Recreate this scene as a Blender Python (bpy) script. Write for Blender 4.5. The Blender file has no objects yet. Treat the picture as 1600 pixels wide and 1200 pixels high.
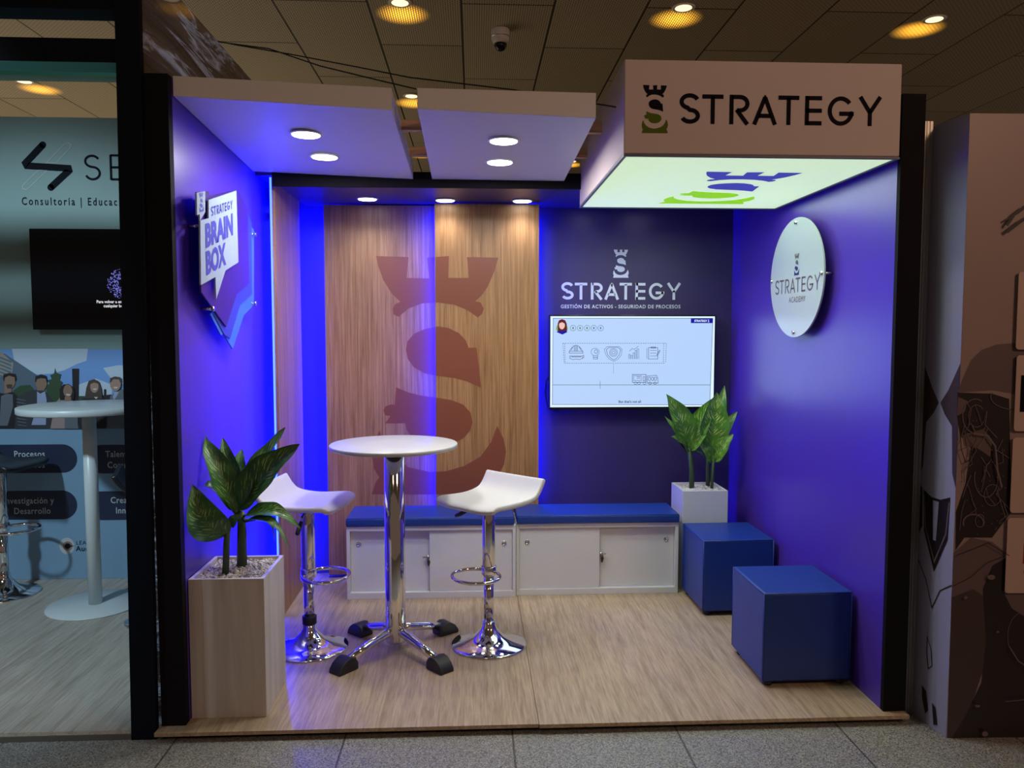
import bpy, math, random
from mathutils import Vector, Matrix, geometry
random.seed(7)
SC = bpy.context.scene
COL = SC.collection
PI = math.pi
R = math.radians

# ------------------------------------------------------------------ camera
CAM_H, FPX, YAW, PITCH = 1.46, 1215.0, R(2.82), R(3.77)
cd = bpy.data.cameras.new('camera'); cam = bpy.data.objects.new('camera', cd); COL.objects.link(cam)
cd.sensor_fit = 'HORIZONTAL'; cd.sensor_width = 36.0; cd.lens = 36.0 * FPX / 1600.0
cam.location = (0, 0, CAM_H); cam.rotation_euler = (PI / 2 - PITCH, 0, -YAW)
cd.clip_start = 0.05; cd.clip_end = 60
SC.camera = cam
# ------------------------------------------------------------------ world, exposure
SC.view_settings.view_transform = 'Standard'; SC.view_settings.look = 'None'
SC.view_settings.exposure = 0.0; SC.view_settings.gamma = 1.0
try: SC.view_settings.use_curve_mapping = False
except Exception: pass
W = bpy.data.worlds.new('hall_air'); SC.world = W; W.use_nodes = True
W.node_tree.nodes['Background'].inputs[0].default_value = (0.75, 0.50, 0.36, 1)
W.node_tree.nodes['Background'].inputs[1].default_value = 0.14

def light(kind, name, loc, energy, color, target=None, parent=None, **kw):
    d = bpy.data.lights.new(name, kind); d.energy = energy; d.color = color
    for k, v in kw.items(): setattr(d, k, v)
    o = bpy.data.objects.new(name, d); COL.objects.link(o); o.location = loc
    if target is not None:
        o.rotation_euler = (Vector(target) - Vector(loc)).to_track_quat('-Z', 'Y').to_euler()
    if parent: o.parent = parent
    return o
# cool floodlight of the neighbouring booth, warm unseen area fills added for the hall
light('SPOT', 'neighbour_floodlight', (-3.0, 1.1, 3.4), 400, (0.62, 0.86, 1.0), (-2.55, 4.5, 0.4), spot_size=R(62), spot_blend=0.5, shadow_soft_size=0.12)
light('AREA', 'hall_fill_right', (3.2, -0.8, 3.4), 42, (1.0, 0.62, 0.42), (1.8, 3.0, 1.9), size=0.5)
light('AREA', 'hall_fill_left', (-0.9, -1.6, 3.4), 10, (1.0, 0.72, 0.55), (-0.2, 2.9, 0.3), size=0.6)

light('AREA', 'ceiling_fill_behind', (-4.5, 8.5, 0.4), 60, (1.0, 0.84, 0.62), (-4.0, 8.5, 3.6), size=5)  # unseen upward area light added to brighten the hall ceiling
light('SPOT', 'beam_underside_fill', (-2.6, 2.2, 0.3), 14, (0.85, 0.95, 1.0), (-2.4, 2.9, 2.4), spot_size=R(60), spot_blend=.8)  # unseen low spot added to light the beam undersides
# ------------------------------------------------------------------ maths helpers
_fw = Vector((math.sin(YAW) * math.cos(PITCH), math.cos(YAW) * math.cos(PITCH), -math.sin(PITCH)))
_rt = Vector((math.cos(YAW), -math.sin(YAW), 0)); _up = _rt.cross(_fw); _o = Vector((0, 0, CAM_H))
def at(x, y, ax, val):                 # measured point of the photo on the real plane axis = val
    d = _fw + _rt * ((x - 800) / FPX) - _up * ((y - 600) / FPX)
    return _o + d * ((val - _o[ax]) / d[ax])

# ------------------------------------------------------------------ materials
MATS = {}
def mat(name, col, rough=0.5, metal=0.0, spec=0.5, emit=None, estr=0.0, coat=0.0):
    m = bpy.data.materials.new(name); m.use_nodes = True
    b = m.node_tree.nodes['Principled BSDF']
    b.inputs['Base Color'].default_value = (*col, 1); b.inputs['Roughness'].default_value = rough
    b.inputs['Metallic'].default_value = metal; b.inputs['Specular IOR Level'].default_value = spec
    b.inputs['Coat Weight'].default_value = coat
    if emit: b.inputs['Emission Color'].default_value = (*emit, 1); b.inputs['Emission Strength'].default_value = estr
    # a trace of procedural roughness variation on every surface
    nt = m.node_tree; tc = nt.nodes.new('ShaderNodeTexCoord'); n = nt.nodes.new('ShaderNodeTexNoise')
    n.inputs['Scale'].default_value = 9; nt.links.new(tc.outputs['Object'], n.inputs['Vector'])
    mr = nt.nodes.new('ShaderNodeMapRange'); mr.inputs['To Min'].default_value = max(0.0, rough - 0.03); mr.inputs['To Max'].default_value = min(1.0, rough + 0.03)
    nt.links.new(n.outputs['Fac'], mr.inputs['Value']); nt.links.new(mr.outputs['Result'], b.inputs['Roughness'])
    MATS[name] = m; return m
def bsdf(m): return m.node_tree.nodes['Principled BSDF']
def mapping(m, scale=(1, 1, 1), rot=(0, 0, 0), loc=(0, 0, 0), src='Object'):
    nt = m.node_tree; tc = nt.nodes.new('ShaderNodeTexCoord'); mp = nt.nodes.new('ShaderNodeMapping')
    mp.inputs['Scale'].default_value = scale; mp.inputs['Rotation'].default_value = rot; mp.inputs['Location'].default_value = loc
    nt.links.new(tc.outputs[src], mp.inputs['Vector']); return mp.outputs['Vector']
def noise(m, vec, scale, detail=4, rough=0.6, dist=0.0):
    n = m.node_tree.nodes.new('ShaderNodeTexNoise'); n.inputs['Scale'].default_value = scale
    n.inputs['Detail'].default_value = detail; n.inputs['Roughness'].default_value = rough; n.inputs['Distortion'].default_value = dist
    m.node_tree.links.new(vec, n.inputs['Vector']); return n.outputs['Fac']
def ramp(m, fac, stops):
    r = m.node_tree.nodes.new('ShaderNodeValToRGB'); e = r.color_ramp.elements
    while len(e) < len(stops): e.new(0.5)
    for el, (p, c) in zip(e, stops): el.position = p; el.color = (*c, 1)
    m.node_tree.links.new(fac, r.inputs['Fac']); return r.outputs['Color']
def mixc(m, a, b, fac, mode='MIX'):
    x = m.node_tree.nodes.new('ShaderNodeMix'); x.data_type = 'RGBA'; x.blend_type = mode
    L = m.node_tree.links
    for s, v in ((6, a), (7, b), (0, fac)):
        if hasattr(v, 'is_linked'): L.new(v, x.inputs[s])
        else: x.inputs[s].default_value = v if not isinstance(v, tuple) else (*v, 1)
    return x.outputs[2]
def bump(m, h, strength=0.2, dist=0.01):
    b = m.node_tree.nodes.new('ShaderNodeBump'); b.inputs['Strength'].default_value = strength; b.inputs['Distance'].default_value = dist
    m.node_tree.links.new(h, b.inputs['Height']); m.node_tree.links.new(b.outputs['Normal'], bsdf(m).inputs['Normal'])
def setc(m, col): m.node_tree.links.new(col, bsdf(m).inputs['Base Color'])

def wood(name, c0, c1, c2, grain, rough=0.45, big=1.0):
    """grain = stretch vector; small value along the grain direction"""
    m = mat(name, c1, rough)
    v = mapping(m, grain)
    a = noise(m, v, 14 * big, 8, 0.65, 0.4); b = noise(m, v, 3.2 * big, 4, 0.6, 1.2)
    c = ramp(m, a, [(0.30, c0), (0.50, c1), (0.72, c2)])
    d = ramp(m, b, [(0.30, (0.72, 0.68, 0.64)), (0.55, (1, 1, 1)), (0.8, (1.1, 1.1, 1.1))])
    setc(m, mixc(m, c, d, 1.0, 'MULTIPLY')); bump(m, a, 0.08, 0.002); return m
M_oak = wood('oak panel', (0.20, 0.095, 0.035), (0.34, 0.18, 0.075), (0.46, 0.27, 0.125), (7.0, 7.0, 0.2), 0.42)
M_floor = wood('pale oak laminate', (0.30, 0.215, 0.14), (0.43, 0.325, 0.215), (0.54, 0.42, 0.29), (9.0, 0.45, 9.0), 0.38)
M_floor2 = wood('greyish laminate', (0.36, 0.31, 0.26), (0.46, 0.41, 0.35), (0.55, 0.50, 0.43), (9.0, 0.45, 9.0), 0.4)
M_planter = wood('whitewashed board', (0.53, 0.49, 0.45), (0.57, 0.53, 0.49), (0.60, 0.565, 0.53), (2.0, 2.0, 0.12), 0.45)
M_batten = wood('timber batten', (0.36, 0.19, 0.10), (0.55, 0.33, 0.19), (0.66, 0.42, 0.26), (0.3, 5, 5), 0.6)
M_wall = mat('navy violet film', (0.075, 0.032, 0.36), 0.34)
M_wallb = mat('dark aubergine film', (0.045, 0.033, 0.11), 0.38)
M_black = mat('black cloth', (0.006, 0.005, 0.008), 0.8, spec=0.15)
M_post = mat('blue black paint', (0.002, 0.004, 0.010), 0.6, spec=0.15)
M_teal = mat('dark green paint', (0.06, 0.34, 0.28), 0.5)
M_white = mat('white paint', (0.66, 0.64, 0.63), 0.5)
M_mel = mat('white melamine', (0.62, 0.63, 0.66), 0.35)
M_top = mat('white laminate top', (0.50, 0.51, 0.52), 0.3)
M_leather = mat('white leatherette', (0.60, 0.60, 0.59), 0.4)
M_chrome = mat('chrome', (0.80, 0.80, 0.82), 0.06, 1.0)
M_alu = mat('brushed aluminium', (0.30, 0.28, 0.25), 0.42, 1.0)
M_rubber = mat('black rubber', (0.012, 0.012, 0.014), 0.45)
M_blue = mat('blue leatherette', (0.008, 0.038, 0.24), 0.42)
v = mapping(M_blue); bump(M_blue, noise(M_blue, v, 260, 2), 0.12, 0.001)
M_stem = mat('dark stem', (0.045, 0.085, 0.025), 0.5)
M_sign = mat('sign cloth', (0.56, 0.47, 0.45), 0.75)
v = mapping(M_sign); bump(M_sign, noise(M_sign, v, 5, 3), 0.12, 0.01)
M_edge = mat('grey blue edge profile', (0.10, 0.11, 0.16), 0.5)
M_ink = mat('black ink', (0.006, 0.004, 0.010), 0.7, spec=.08)
M_inkg = mat('olive green ink', (0.095, 0.13, 0.014), 0.7, spec=.08)
M_oxide = mat('brick brown vinyl', (0.20, 0.060, 0.032), 0.4)
M_letter = mat('pale lettering', (0.66, 0.76, 0.80), 0.5)
M_acr = mat('white acrylic', (0.47, 0.52, 0.53), 0.2)
M_steel = mat('satin steel', (0.6, 0.6, 0.62), 0.25, 1.0)
M_lamp = mat('white lamp face', (1, 1, 1), 0.5, emit=(1.0, 0.99, 0.97), estr=12)
M_lampb = mat('white lamp rim', (0.9, 0.9, 0.9), 0.3)
M_led = mat('blue light strip', (0.1, 0.1, 0.9), 0.5, emit=(0.0010, 0.0016, 1.0), estr=300)
M_led2 = mat('paler blue light strip', (0.1, 0.1, 0.9), 0.5, emit=(0.0015, 0.004, 1.0), estr=135)
M_lit = mat('lit sign cloth', (0.6, 0.65, 0.5), 0.8, emit=(0.62, 0.83, 0.50), estr=0.85)
nt = M_lit.node_tree
M_litb = mat('lit navy print', (0.04, 0.04, 0.3), 0.8, emit=(0.05, 0.05, 0.36), estr=0.75)
M_litg = mat('lit green print', (0.2, 0.5, 0.0), 0.8, emit=(0.25, 0.62, 0.0), estr=0.85)
M_bezel = mat('black bezel', (0.004, 0.004, 0.006), 0.2)
M_scr = mat('lit white screen', (0.05, 0.05, 0.05), 0.3, emit=(0.47, 0.66, 1.0), estr=0.95)
M_scrb = mat('lit screen border', (0.05, 0.05, 0.05), 0.3, emit=(0.72, 0.90, 1.0), estr=1.0)
M_sl = mat('screen line', (0.02, 0.02, 0.03), 0.3, emit=(0.02, 0.035, 0.09), estr=0.8)
M_slg = mat('screen grey line', (0.02, 0.02, 0.03), 0.3, emit=(0.09, 0.16, 0.30), estr=0.9)
M_sg = mat('screen green line', (0.02, 0.02, 0.03), 0.3, emit=(0.06, 0.22, 0.07), estr=0.9)
M_sn = mat('screen navy', (0.0, 0.0, 0.05), 0.3, emit=(0.005, 0.005, 0.30), estr=1.0)
M_sh = mat('screen hair', (0.02, 0, 0), 0.3, emit=(0.10, 0.01, 0.01), estr=1.0)
M_ss = mat('screen skin', (0.02, 0, 0), 0.3, emit=(0.85, 0.55, 0.50), estr=1.0)
M_sgr = mat('screen leaf green', (0.02, 0, 0), 0.3, emit=(0.22, 0.45, 0.12), estr=1.0)
# signs on the walls
M_bbw = mat('pale board print', (0.30, 0.38, 0.48), 0.3)
M_bbv = mat('violet board', (0.035, 0.010, 0.14), 0.3)
M_bbm = mat('mid blue board', (0.025, 0.05, 0.38), 0.3)
M_bbl = mat('sky blue board', (0.04, 0.18, 0.75), 0.3)
M_bbt = mat('indigo print', (0.055, 0.06, 0.38), 0.4)
M_brown = mat('grey brown print', (0.12, 0.09, 0.09), 0.5)
M_nav = mat('navy print', (0.015, 0.02, 0.12), 0.5)
# neighbour booths
M_nup = mat('sage print', (0.22, 0.33, 0.32), 0.5)
M_nlow = mat('steel blue print', (0.19, 0.33, 0.48), 0.5)
M_npill = mat('ink navy print', (0.010, 0.018, 0.055), 0.5)
M_nink = mat('charcoal print', (0.006, 0.009, 0.014), 0.7, spec=.1)
M_ngrey = mat('light grey print', (0.45, 0.5, 0.52), 0.5)
M_ntv = mat('dark glass screen', (0.005, 0.007, 0.011), 0.15, spec=.25)
M_nglow = mat('screen violet dots', (0, 0, 0), 0.3, emit=(0.20, 0.20, 0.75), estr=1.0)
M_ntext = mat('screen white text', (0, 0, 0), 0.3, emit=(0.8, 0.8, 0.85), estr=0.9)
M_ntable = mat('white steel', (0.62, 0.68, 0.70), 0.35)
M_print = mat('taupe print', (0.27, 0.19, 0.18), 0.45)
M_print2 = mat('lilac grey print', (0.30, 0.30, 0.42), 0.45)
M_pdark = mat('umber print', (0.055, 0.035, 0.035), 0.4)
M_pmid = mat('plum grey print', (0.12, 0.08, 0.085), 0.4)
M_pblk = mat('soot print', (0.018, 0.012, 0.014), 0.35)
M_ppale = mat('silver line print', (0.15, 0.11, 0.115), 0.4)
M_card = mat('cream card', (0.45, 0.32, 0.27), 0.5)
M_red = mat('crimson print', (0.30, 0.01, 0.02), 0.5)
# picture colours
PC = {}
for k, c in dict(sky=(0.17, 0.33, 0.68), cloud=(0.48, 0.58, 0.70), build=(0.09, 0.14, 0.20), stripe=(0.30, 0.28, 0.24), green=(0.03, 0.07, 0.035),
                 hair=(0.012, 0.010, 0.012), hairb=(0.06, 0.045, 0.035), skin=(0.26, 0.16, 0.12), skin2=(0.36, 0.22, 0.17), suit=(0.014, 0.015, 0.022), jacket=(0.035, 0.04, 0.05),
                 shirt=(0.30, 0.36, 0.55), grey=(0.12, 0.14, 0.17), pink=(0.33, 0.24, 0.23), chim=(0.010, 0.008, 0.012), smile=(0.6, 0.55, 0.5)).items():
    PC[k] = mat('photo ' + k, c, 0.5)
# granite hall floor with tile joints
M_gran = mat('grey terrazzo', (0.3, 0.3, 0.28), 0.42)
v = mapping(M_gran); n1 = noise(M_gran, v, 190, 3, 0.8); n2 = noise(M_gran, v, 60, 3, 0.7)
c = ramp(M_gran, n1, [(0.36, (0.035, 0.035, 0.033)), (0.50, (0.22, 0.215, 0.20)), (0.66, (0.46, 0.45, 0.42))])
br = M_gran.node_tree.nodes.new('ShaderNodeTexBrick'); br.offset = 0.0; br.squash = 1.0
br.inputs['Scale'].default_value = 1.0; br.inputs['Brick Width'].default_value = 0.62; br.inputs['Row Height'].default_value = 0.62
br.inputs['Mortar Size'].default_value = 0.004; br.inputs['Color1'].default_value = (1, 1, 1, 1); br.inputs['Color2'].default_value = (1, 1, 1, 1); br.inputs['Mortar'].default_value = (0.3, 0.3, 0.3, 1)
M_gran.node_tree.links.new(mapping(M_gran, loc=(0.48, 0.16, 0)), br.inputs['Vector'])
setc(M_gran, mixc(M_gran, c, br.outputs['Color'], 1.0, 'MULTIPLY'))
# expanded-metal ceiling tiles
def ceil_mat(name):
    m = mat(name, (0.1, 0.07, 0.04), 0.55, 0.0)
    b = m.node_tree.nodes.new('ShaderNodeTexBrick'); b.offset = 0.5
    b.inputs['Scale'].default_value = 1.0; b.inputs['Brick Width'].default_value = 1.5; b.inputs['Row Height'].default_value = 0.609
    b.inputs['Mortar Size'].default_value = 0.007; b.inputs['Mortar Smooth'].default_value = 0.3
    b.inputs['Color1'].default_value = (0.44, 0.37, 0.25, 1); b.inputs['Color2'].default_value = (0.53, 0.45, 0.31, 1); b.inputs['Mortar'].default_value = (0.02, 0.015, 0.01, 1)
    tc = m.node_tree.nodes.new('ShaderNodeNewGeometry'); mp = m.node_tree.nodes.new('ShaderNodeMapping')
    mp.vector_type = 'TEXTURE'; mp.inputs['Rotation'].default_value = (0, 0, PI / 2); mp.inputs['Location'].default_value = (-0.074, -0.77, 0)
    m.node_tree.links.new(tc.outputs['Position'], mp.inputs['Vector']); m.node_tree.links.new(mp.outputs['Vector'], b.inputs['Vector'])
    g = m.node_tree.nodes.new('ShaderNodeTexBrick'); g.offset = 0.5
    g.inputs['Scale'].default_value = 1.0; g.inputs['Brick Width'].default_value = 0.034; g.inputs['Row Height'].default_value = 0.016; g.inputs['Mortar Size'].default_value = 0.0045
    g.inputs['Color1'].default_value = (0.45, 0.45, 0.45, 1); g.inputs['Color2'].default_value = (0.45, 0.45, 0.45, 1); g.inputs['Mortar'].default_value = (1.2, 1.2, 1.2, 1)
    m.node_tree.links.new(mp.outputs['Vector'], g.inputs['Vector'])
    setc(m, mixc(m, b.outputs['Color'], g.outputs['Color'], 1.0, 'MULTIPLY'))
    return m, g, tc
M_ceil, _, _ = ceil_mat('expanded metal ceiling tile')
# a round of the same mesh: leaking lamp light painted in as fading emission
M_glow, g, tc = ceil_mat('ceiling mesh painted glow')
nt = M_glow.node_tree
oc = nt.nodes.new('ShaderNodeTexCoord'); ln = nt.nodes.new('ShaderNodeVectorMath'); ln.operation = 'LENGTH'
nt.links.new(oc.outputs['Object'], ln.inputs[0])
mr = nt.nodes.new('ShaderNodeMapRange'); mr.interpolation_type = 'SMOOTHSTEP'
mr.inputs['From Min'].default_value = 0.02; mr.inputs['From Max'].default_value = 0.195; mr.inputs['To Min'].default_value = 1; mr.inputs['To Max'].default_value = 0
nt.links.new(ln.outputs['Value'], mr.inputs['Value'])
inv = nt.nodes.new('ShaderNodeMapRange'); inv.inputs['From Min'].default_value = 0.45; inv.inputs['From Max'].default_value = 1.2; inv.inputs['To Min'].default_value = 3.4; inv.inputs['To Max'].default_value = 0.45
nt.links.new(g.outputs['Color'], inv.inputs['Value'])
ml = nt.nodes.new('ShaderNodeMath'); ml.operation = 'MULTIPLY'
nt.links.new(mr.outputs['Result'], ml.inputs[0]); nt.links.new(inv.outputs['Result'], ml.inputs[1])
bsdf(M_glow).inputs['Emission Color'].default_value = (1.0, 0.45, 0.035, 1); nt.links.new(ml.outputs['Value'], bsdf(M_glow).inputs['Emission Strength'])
M_hlamp = mat('warm lamp lens', (0.8, 0.7, 0.5), 0.2, emit=(1.0, 0.78, 0.45), estr=1.6)
# gravel and foliage
M_peb = mat('pale pebbles', (0.62, 0.58, 0.54), 0.7)
c = ramp(M_peb, noise(M_peb, mapping(M_peb), 60, 2), [(0.3, (0.40, 0.36, 0.33)), (0.7, (0.80, 0.76, 0.72))]); setc(M_peb, c)
def leaf_mat(name, c0, c1, pale):
    m = mat(name, c0, 0.30, 0.0, 0.6)
    nt = m.node_tree; uv = nt.nodes.new('ShaderNodeTexCoord'); sp = nt.nodes.new('ShaderNodeSeparateXYZ'); nt.links.new(uv.outputs['UV'], sp.inputs[0])
    # vein coordinate: v - 0.45*|u|
    ab = nt.nodes.new('ShaderNodeMath'); ab.operation = 'ABSOLUTE'; nt.links.new(sp.outputs[0], ab.inputs[0])
    k = nt.nodes.new('ShaderNodeMath'); k.operation = 'MULTIPLY'; k.inputs[1].default_value = -0.30; nt.links.new(ab.outputs[0], k.inputs[0])
    ad = nt.nodes.new('ShaderNodeMath'); nt.links.new(sp.outputs[1], ad.inputs[0]); nt.links.new(k.outputs[0], ad.inputs[1])
    cb = nt.nodes.new('ShaderNodeCombineXYZ'); s = nt.nodes.new('ShaderNodeMath'); s.operation = 'MULTIPLY'; s.inputs[1].default_value = 30; nt.links.new(ad.outputs[0], s.inputs[0])
    s2 = nt.nodes.new('ShaderNodeMath'); s2.operation = 'MULTIPLY'; s2.inputs[1].default_value = 2.2; nt.links.new(sp.outputs[0], s2.inputs[0])
    nt.links.new(s.outputs[0], cb.inputs[1]); nt.links.new(s2.outputs[0], cb.inputs[0])
    n = noise(m, cb.outputs[0], 1.0, 3, 0.6)
    edge = ramp(m, ab.outputs[0], [(0.02, (0.35, 0.35, 0.35)), (0.10, (1, 1, 1)), (0.65, (0.8, 0.8, 0.8)), (0.88, (0, 0, 0))])
    st = ramp(m, n, [(0.54, (0, 0, 0)), (0.62, (1, 1, 1))])
    f = mixc(m, st, edge, 1.0, 'MULTIPLY')
    base = ramp(m, noise(m, mapping(m), 14, 3), [(0.3, c0), (0.7, c1)])
    setc(m, mixc(m, base, pale, f)); bump(m, n, 0.25, 0.004); return m
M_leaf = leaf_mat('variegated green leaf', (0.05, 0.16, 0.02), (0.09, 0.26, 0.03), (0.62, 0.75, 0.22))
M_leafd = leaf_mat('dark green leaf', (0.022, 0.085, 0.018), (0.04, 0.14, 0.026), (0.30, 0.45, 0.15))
# wrinkled plastic film over a brown panel
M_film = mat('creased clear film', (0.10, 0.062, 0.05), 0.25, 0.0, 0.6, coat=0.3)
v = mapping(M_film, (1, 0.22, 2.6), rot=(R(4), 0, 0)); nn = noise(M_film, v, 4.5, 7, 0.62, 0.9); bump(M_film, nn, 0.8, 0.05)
setc(M_film, ramp(M_film, nn, [(0.40, (0.06, 0.04, 0.035)), (0.53, (0.13, 0.09, 0.085)), (0.585, (0.60, 0.70, 0.90)), (0.63, (0.14, 0.10, 0.10)), (0.68, (0.4, 0.48, 0.62)), (0.72, (0.10, 0.07, 0.07))]))  # pale blue streaks put the film's reflected highlights into the colour
light('SPOT', 'film_fill', (-0.3, 2.2, 3.45), 22, (0.80, 0.86, 1.0), (-1.2, 3.9, 2.6), spot_size=R(50), spot_blend=.6, shadow_soft_size=.1)  # unseen cool spot added to brighten the wrapped partition

# ------------------------------------------------------------------ mesh builder
class MB:
    def __init__(s): s.v = []; s.f = []; s.mi = []; s.sm = []; s.mats = []; s.uv = {}
    def m(s, mt):
        if mt not in s.mats: s.mats.append(mt)
        return s.mats.index(mt)
    def add(s, vs, fs, mt, smooth=False, uvs=None):
        o = len(s.v); s.v += [tuple(x) for x in vs]; k = s.m(mt)
        if uvs:
            for i, u in enumerate(uvs): s.uv[o + i] = u
        for f in fs: s.f.append([o + i for i in f]); s.mi.append(k); s.sm.append(smooth)
        return s
    def hexa(s, p, mt):   # p: 4 bottom ccw, 4 top
        return s.add(p, [(3, 2, 1, 0), (4, 5, 6, 7), (0, 1, 5, 4), (1, 2, 6, 5), (2, 3, 7, 6), (3, 0, 4, 7)], mt)
    def box(s, x0, x1, y0, y1, z0, z1, mt):
        return s.hexa([(x0, y0, z0), (x1, y0, z0), (x1, y1, z0), (x0, y1, z0), (x0, y0, z1), (x1, y0, z1), (x1, y1, z1), (x0, y1, z1)], mt)
    def lathe(s, prof, mt, c=(0, 0, 0), n=40, smooth=True, axis='z'):
        vs = []; 
        for r, z in prof:
            for i in range(n):
                a = 2 * PI * i / n; x, y = r * math.cos(a), r * math.sin(a)
                p = (x, y, z) if axis == 'z' else ((z, x, y) if axis == 'x' else (x, z, y))
                vs.append((p[0] + c[0], p[1] + c[1], p[2] + c[2]))
        fs = []
        for j in range(len(prof) - 1):
            for i in range(n): fs.append((j * n + i, j * n + (i + 1) % n, (j + 1) * n + (i + 1) % n, (j + 1) * n + i))
        fs.append(tuple(range(n))[::-1]); fs.append(tuple((len(prof) - 1) * n + i for i in range(n)))
        return s.add(vs, fs, mt, smooth)
    def tube(s, pts, r, mt, n=10, closed=False, cap=True):
        P = [Vector(p) for p in pts]; rr = r if isinstance(r, (list, tuple)) else [r] * len(P)
        vs = []; N = len(P); up = None
        for i, p in enumerate(P):
            a = P[(i - 1) % N] if (closed or i) else P[0]; b = P[(i + 1) % N] if (closed or i < N - 1) else P[-1]
            t = (b - a).normalized()
            if up is None: up = Vector((0, 0, 1)) if abs(t.z) < 0.9 else Vector((1, 0, 0))
            u = (up - t * up.dot(t)).normalized(); up = u; w = t.cross(u)
            for k in range(n):
                q = 2 * PI * k / n; vs.append(p + (u * math.cos(q) + w * math.sin(q)) * rr[i])
        fs = []
        for j in range(N if closed else N - 1):
            for k in range(n): fs.append((j * n + k, j * n + (k + 1) % n, ((j + 1) % N) * n + (k + 1) % n, ((j + 1) % N) * n + k))
        if not closed and cap: fs.append(tuple(range(n))[::-1]); fs.append(tuple((N - 1) * n + k for k in range(n)))
        return s.add(vs, fs, mt, True)
    def poly(s, pts, fr, mt, w=0.0, th=0.0):     # 2D polygon on a frame, offset w along the normal, optional thickness
        o, u, vv, nn = fr; n = len(pts)
        top = [o + u * p[0] + vv * p[1] + nn * (w + th) for p in pts]
        tri = geometry.tessellate_polygon([[Vector((p[0], p[1], 0)) for p in pts]])
        area = sum(pts[i][0] * pts[(i + 1) % n][1] - pts[(i + 1) % n][0] * pts[i][1] for i in range(n))
        fl = u.cross(vv).dot(nn) > 0
        fs = []
        for t in tri:
            a = [pts[i] for i in t]; ar = (a[1][0] - a[0][0]) * (a[2][1] - a[0][1]) - (a[2][0] - a[0][0]) * (a[1][1] - a[0][1])
            if abs(ar) < 1e-12: continue
            fs.append(t if (ar > 0) == fl else t[::-1])
        if th:
            bot = [p - nn * th for p in top]
            fs += [tuple(i + n for i in f[::-1]) for f in fs]
            for i in range(n):
                j = (i + 1) % n; q = (i, i + n, j + n, j); fs.append(q if (area > 0) == fl else q[::-1])
            top = top + bot
        return s.add(top, fs, mt)
    def stroke(s, pts, fr, wd, mt, w=0.0, th=0.0, closed=False):      # ribbon along a 2D polyline (mitred)
        P = [Vector(p) for i, p in enumerate(pts) if i == 0 or (Vector(p) - Vector(pts[i - 1])).length > 1e-6]; N = len(P); L = []; Rr = []
        for i in range(N):
            a = P[(i - 1) % N] if (closed or i) else None; b = P[(i + 1) % N] if (closed or i < N - 1) else None
            d1 = (P[i] - a).normalized() if a is not None else None; d2 = (b - P[i]).normalized() if b is not None else None
            if d1 is None: d1 = d2
            if d2 is None: d2 = d1
            n1 = Vector((-d1.y, d1.x)); n2 = Vector((-d2.y, d2.x)); m = (n1 + n2)
            m = m.normalized() if m.length > 1e-6 else n1
            k = wd / 2 / max(0.35, m.dot(n1)); L.append(P[i] + m * k); Rr.append(P[i] - m * k)
        o, u, vv, nn = fr
        for i in range(N if closed else N - 1):
            j = (i + 1) % N; q = [Rr[i], Rr[j], L[j], L[i]]
            s.poly([(p.x, p.y) for p in q], fr, mt, w, th)
        return s
    def build(s, name, parent=None, loc=None, bevel=0.0, seg=2, subsurf=0):
        me = bpy.data.meshes.new(name); me.from_pydata(s.v, [], s.f)
        for mt in s.mats: me.materials.append(mt)
        me.polygons.foreach_set('material_index', s.mi); me.polygons.foreach_set('use_smooth', s.sm)
        if s.uv:
            ul = me.uv_layers.new(name='UVMap')
            for l in me.loops: ul.data[l.index].uv = s.uv.get(l.vertex_index, (0, 0))
        me.update(); me.validate()
        o = bpy.data.objects.new(name, me); COL.objects.link(o)
        if loc is not None: o.location = loc
        if parent: o.parent = parent
        if bevel:
            b = o.modifiers.new('bevel', 'BEVEL'); b.width = bevel; b.segments = seg; b.limit_method = 'ANGLE'; b.angle_limit = R(35)
            for p in me.polygons: p.use_smooth = True
            wn = o.modifiers.new('wn', 'WEIGHTED_NORMAL'); wn.keep_sharp = True
        if subsurf:
            q = o.modifiers.new('sub', 'SUBSURF'); q.levels = subsurf; q.render_levels = subsurf
        return o
def frame(o, u, v, n): return (Vector(o), Vector(u), Vector(v), Vector(n))
def tag(o, label=None, cat=None, group=None, kind=None):
    for k, v in (('label', label), ('category', cat), ('group', group), ('kind', kind)):
        if v: o[k] = v
    return o
def empty(name, loc, label, cat, group=None, rz=0.0):
    o = bpy.data.objects.new(name, None); COL.objects.link(o); o.location = loc; o.rotation_euler = (0, 0, rz); o.empty_display_size = 0.1
    return tag(o, label, cat, group)
def struct(o): o['kind'] = 'structure'; return o
def dup(o, parent=None):
    c = o.copy(); COL.objects.link(c); c.parent = parent
    for ch in list(o.children): dup(ch, c)
    return c
def arc(cx, cy, rx, ry, a0, a1, n=18): return [(cx + rx * math.cos(R(a0 + (a1 - a0) * i / n)), cy + ry * math.sin(R(a0 + (a1 - a0) * i / n))) for i in range(n + 1)]
def rrect(x0, x1, y0, y1, r, n=6):
    return arc(x1 - r, y1 - r, r, r, 0, 90, n) + arc(x0 + r, y1 - r, r, r, 90, 180, n) + arc(x0 + r, y0 + r, r, r, 180, 270, n) + arc(x1 - r, y0 + r, r, r, 270, 360, n)
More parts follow.
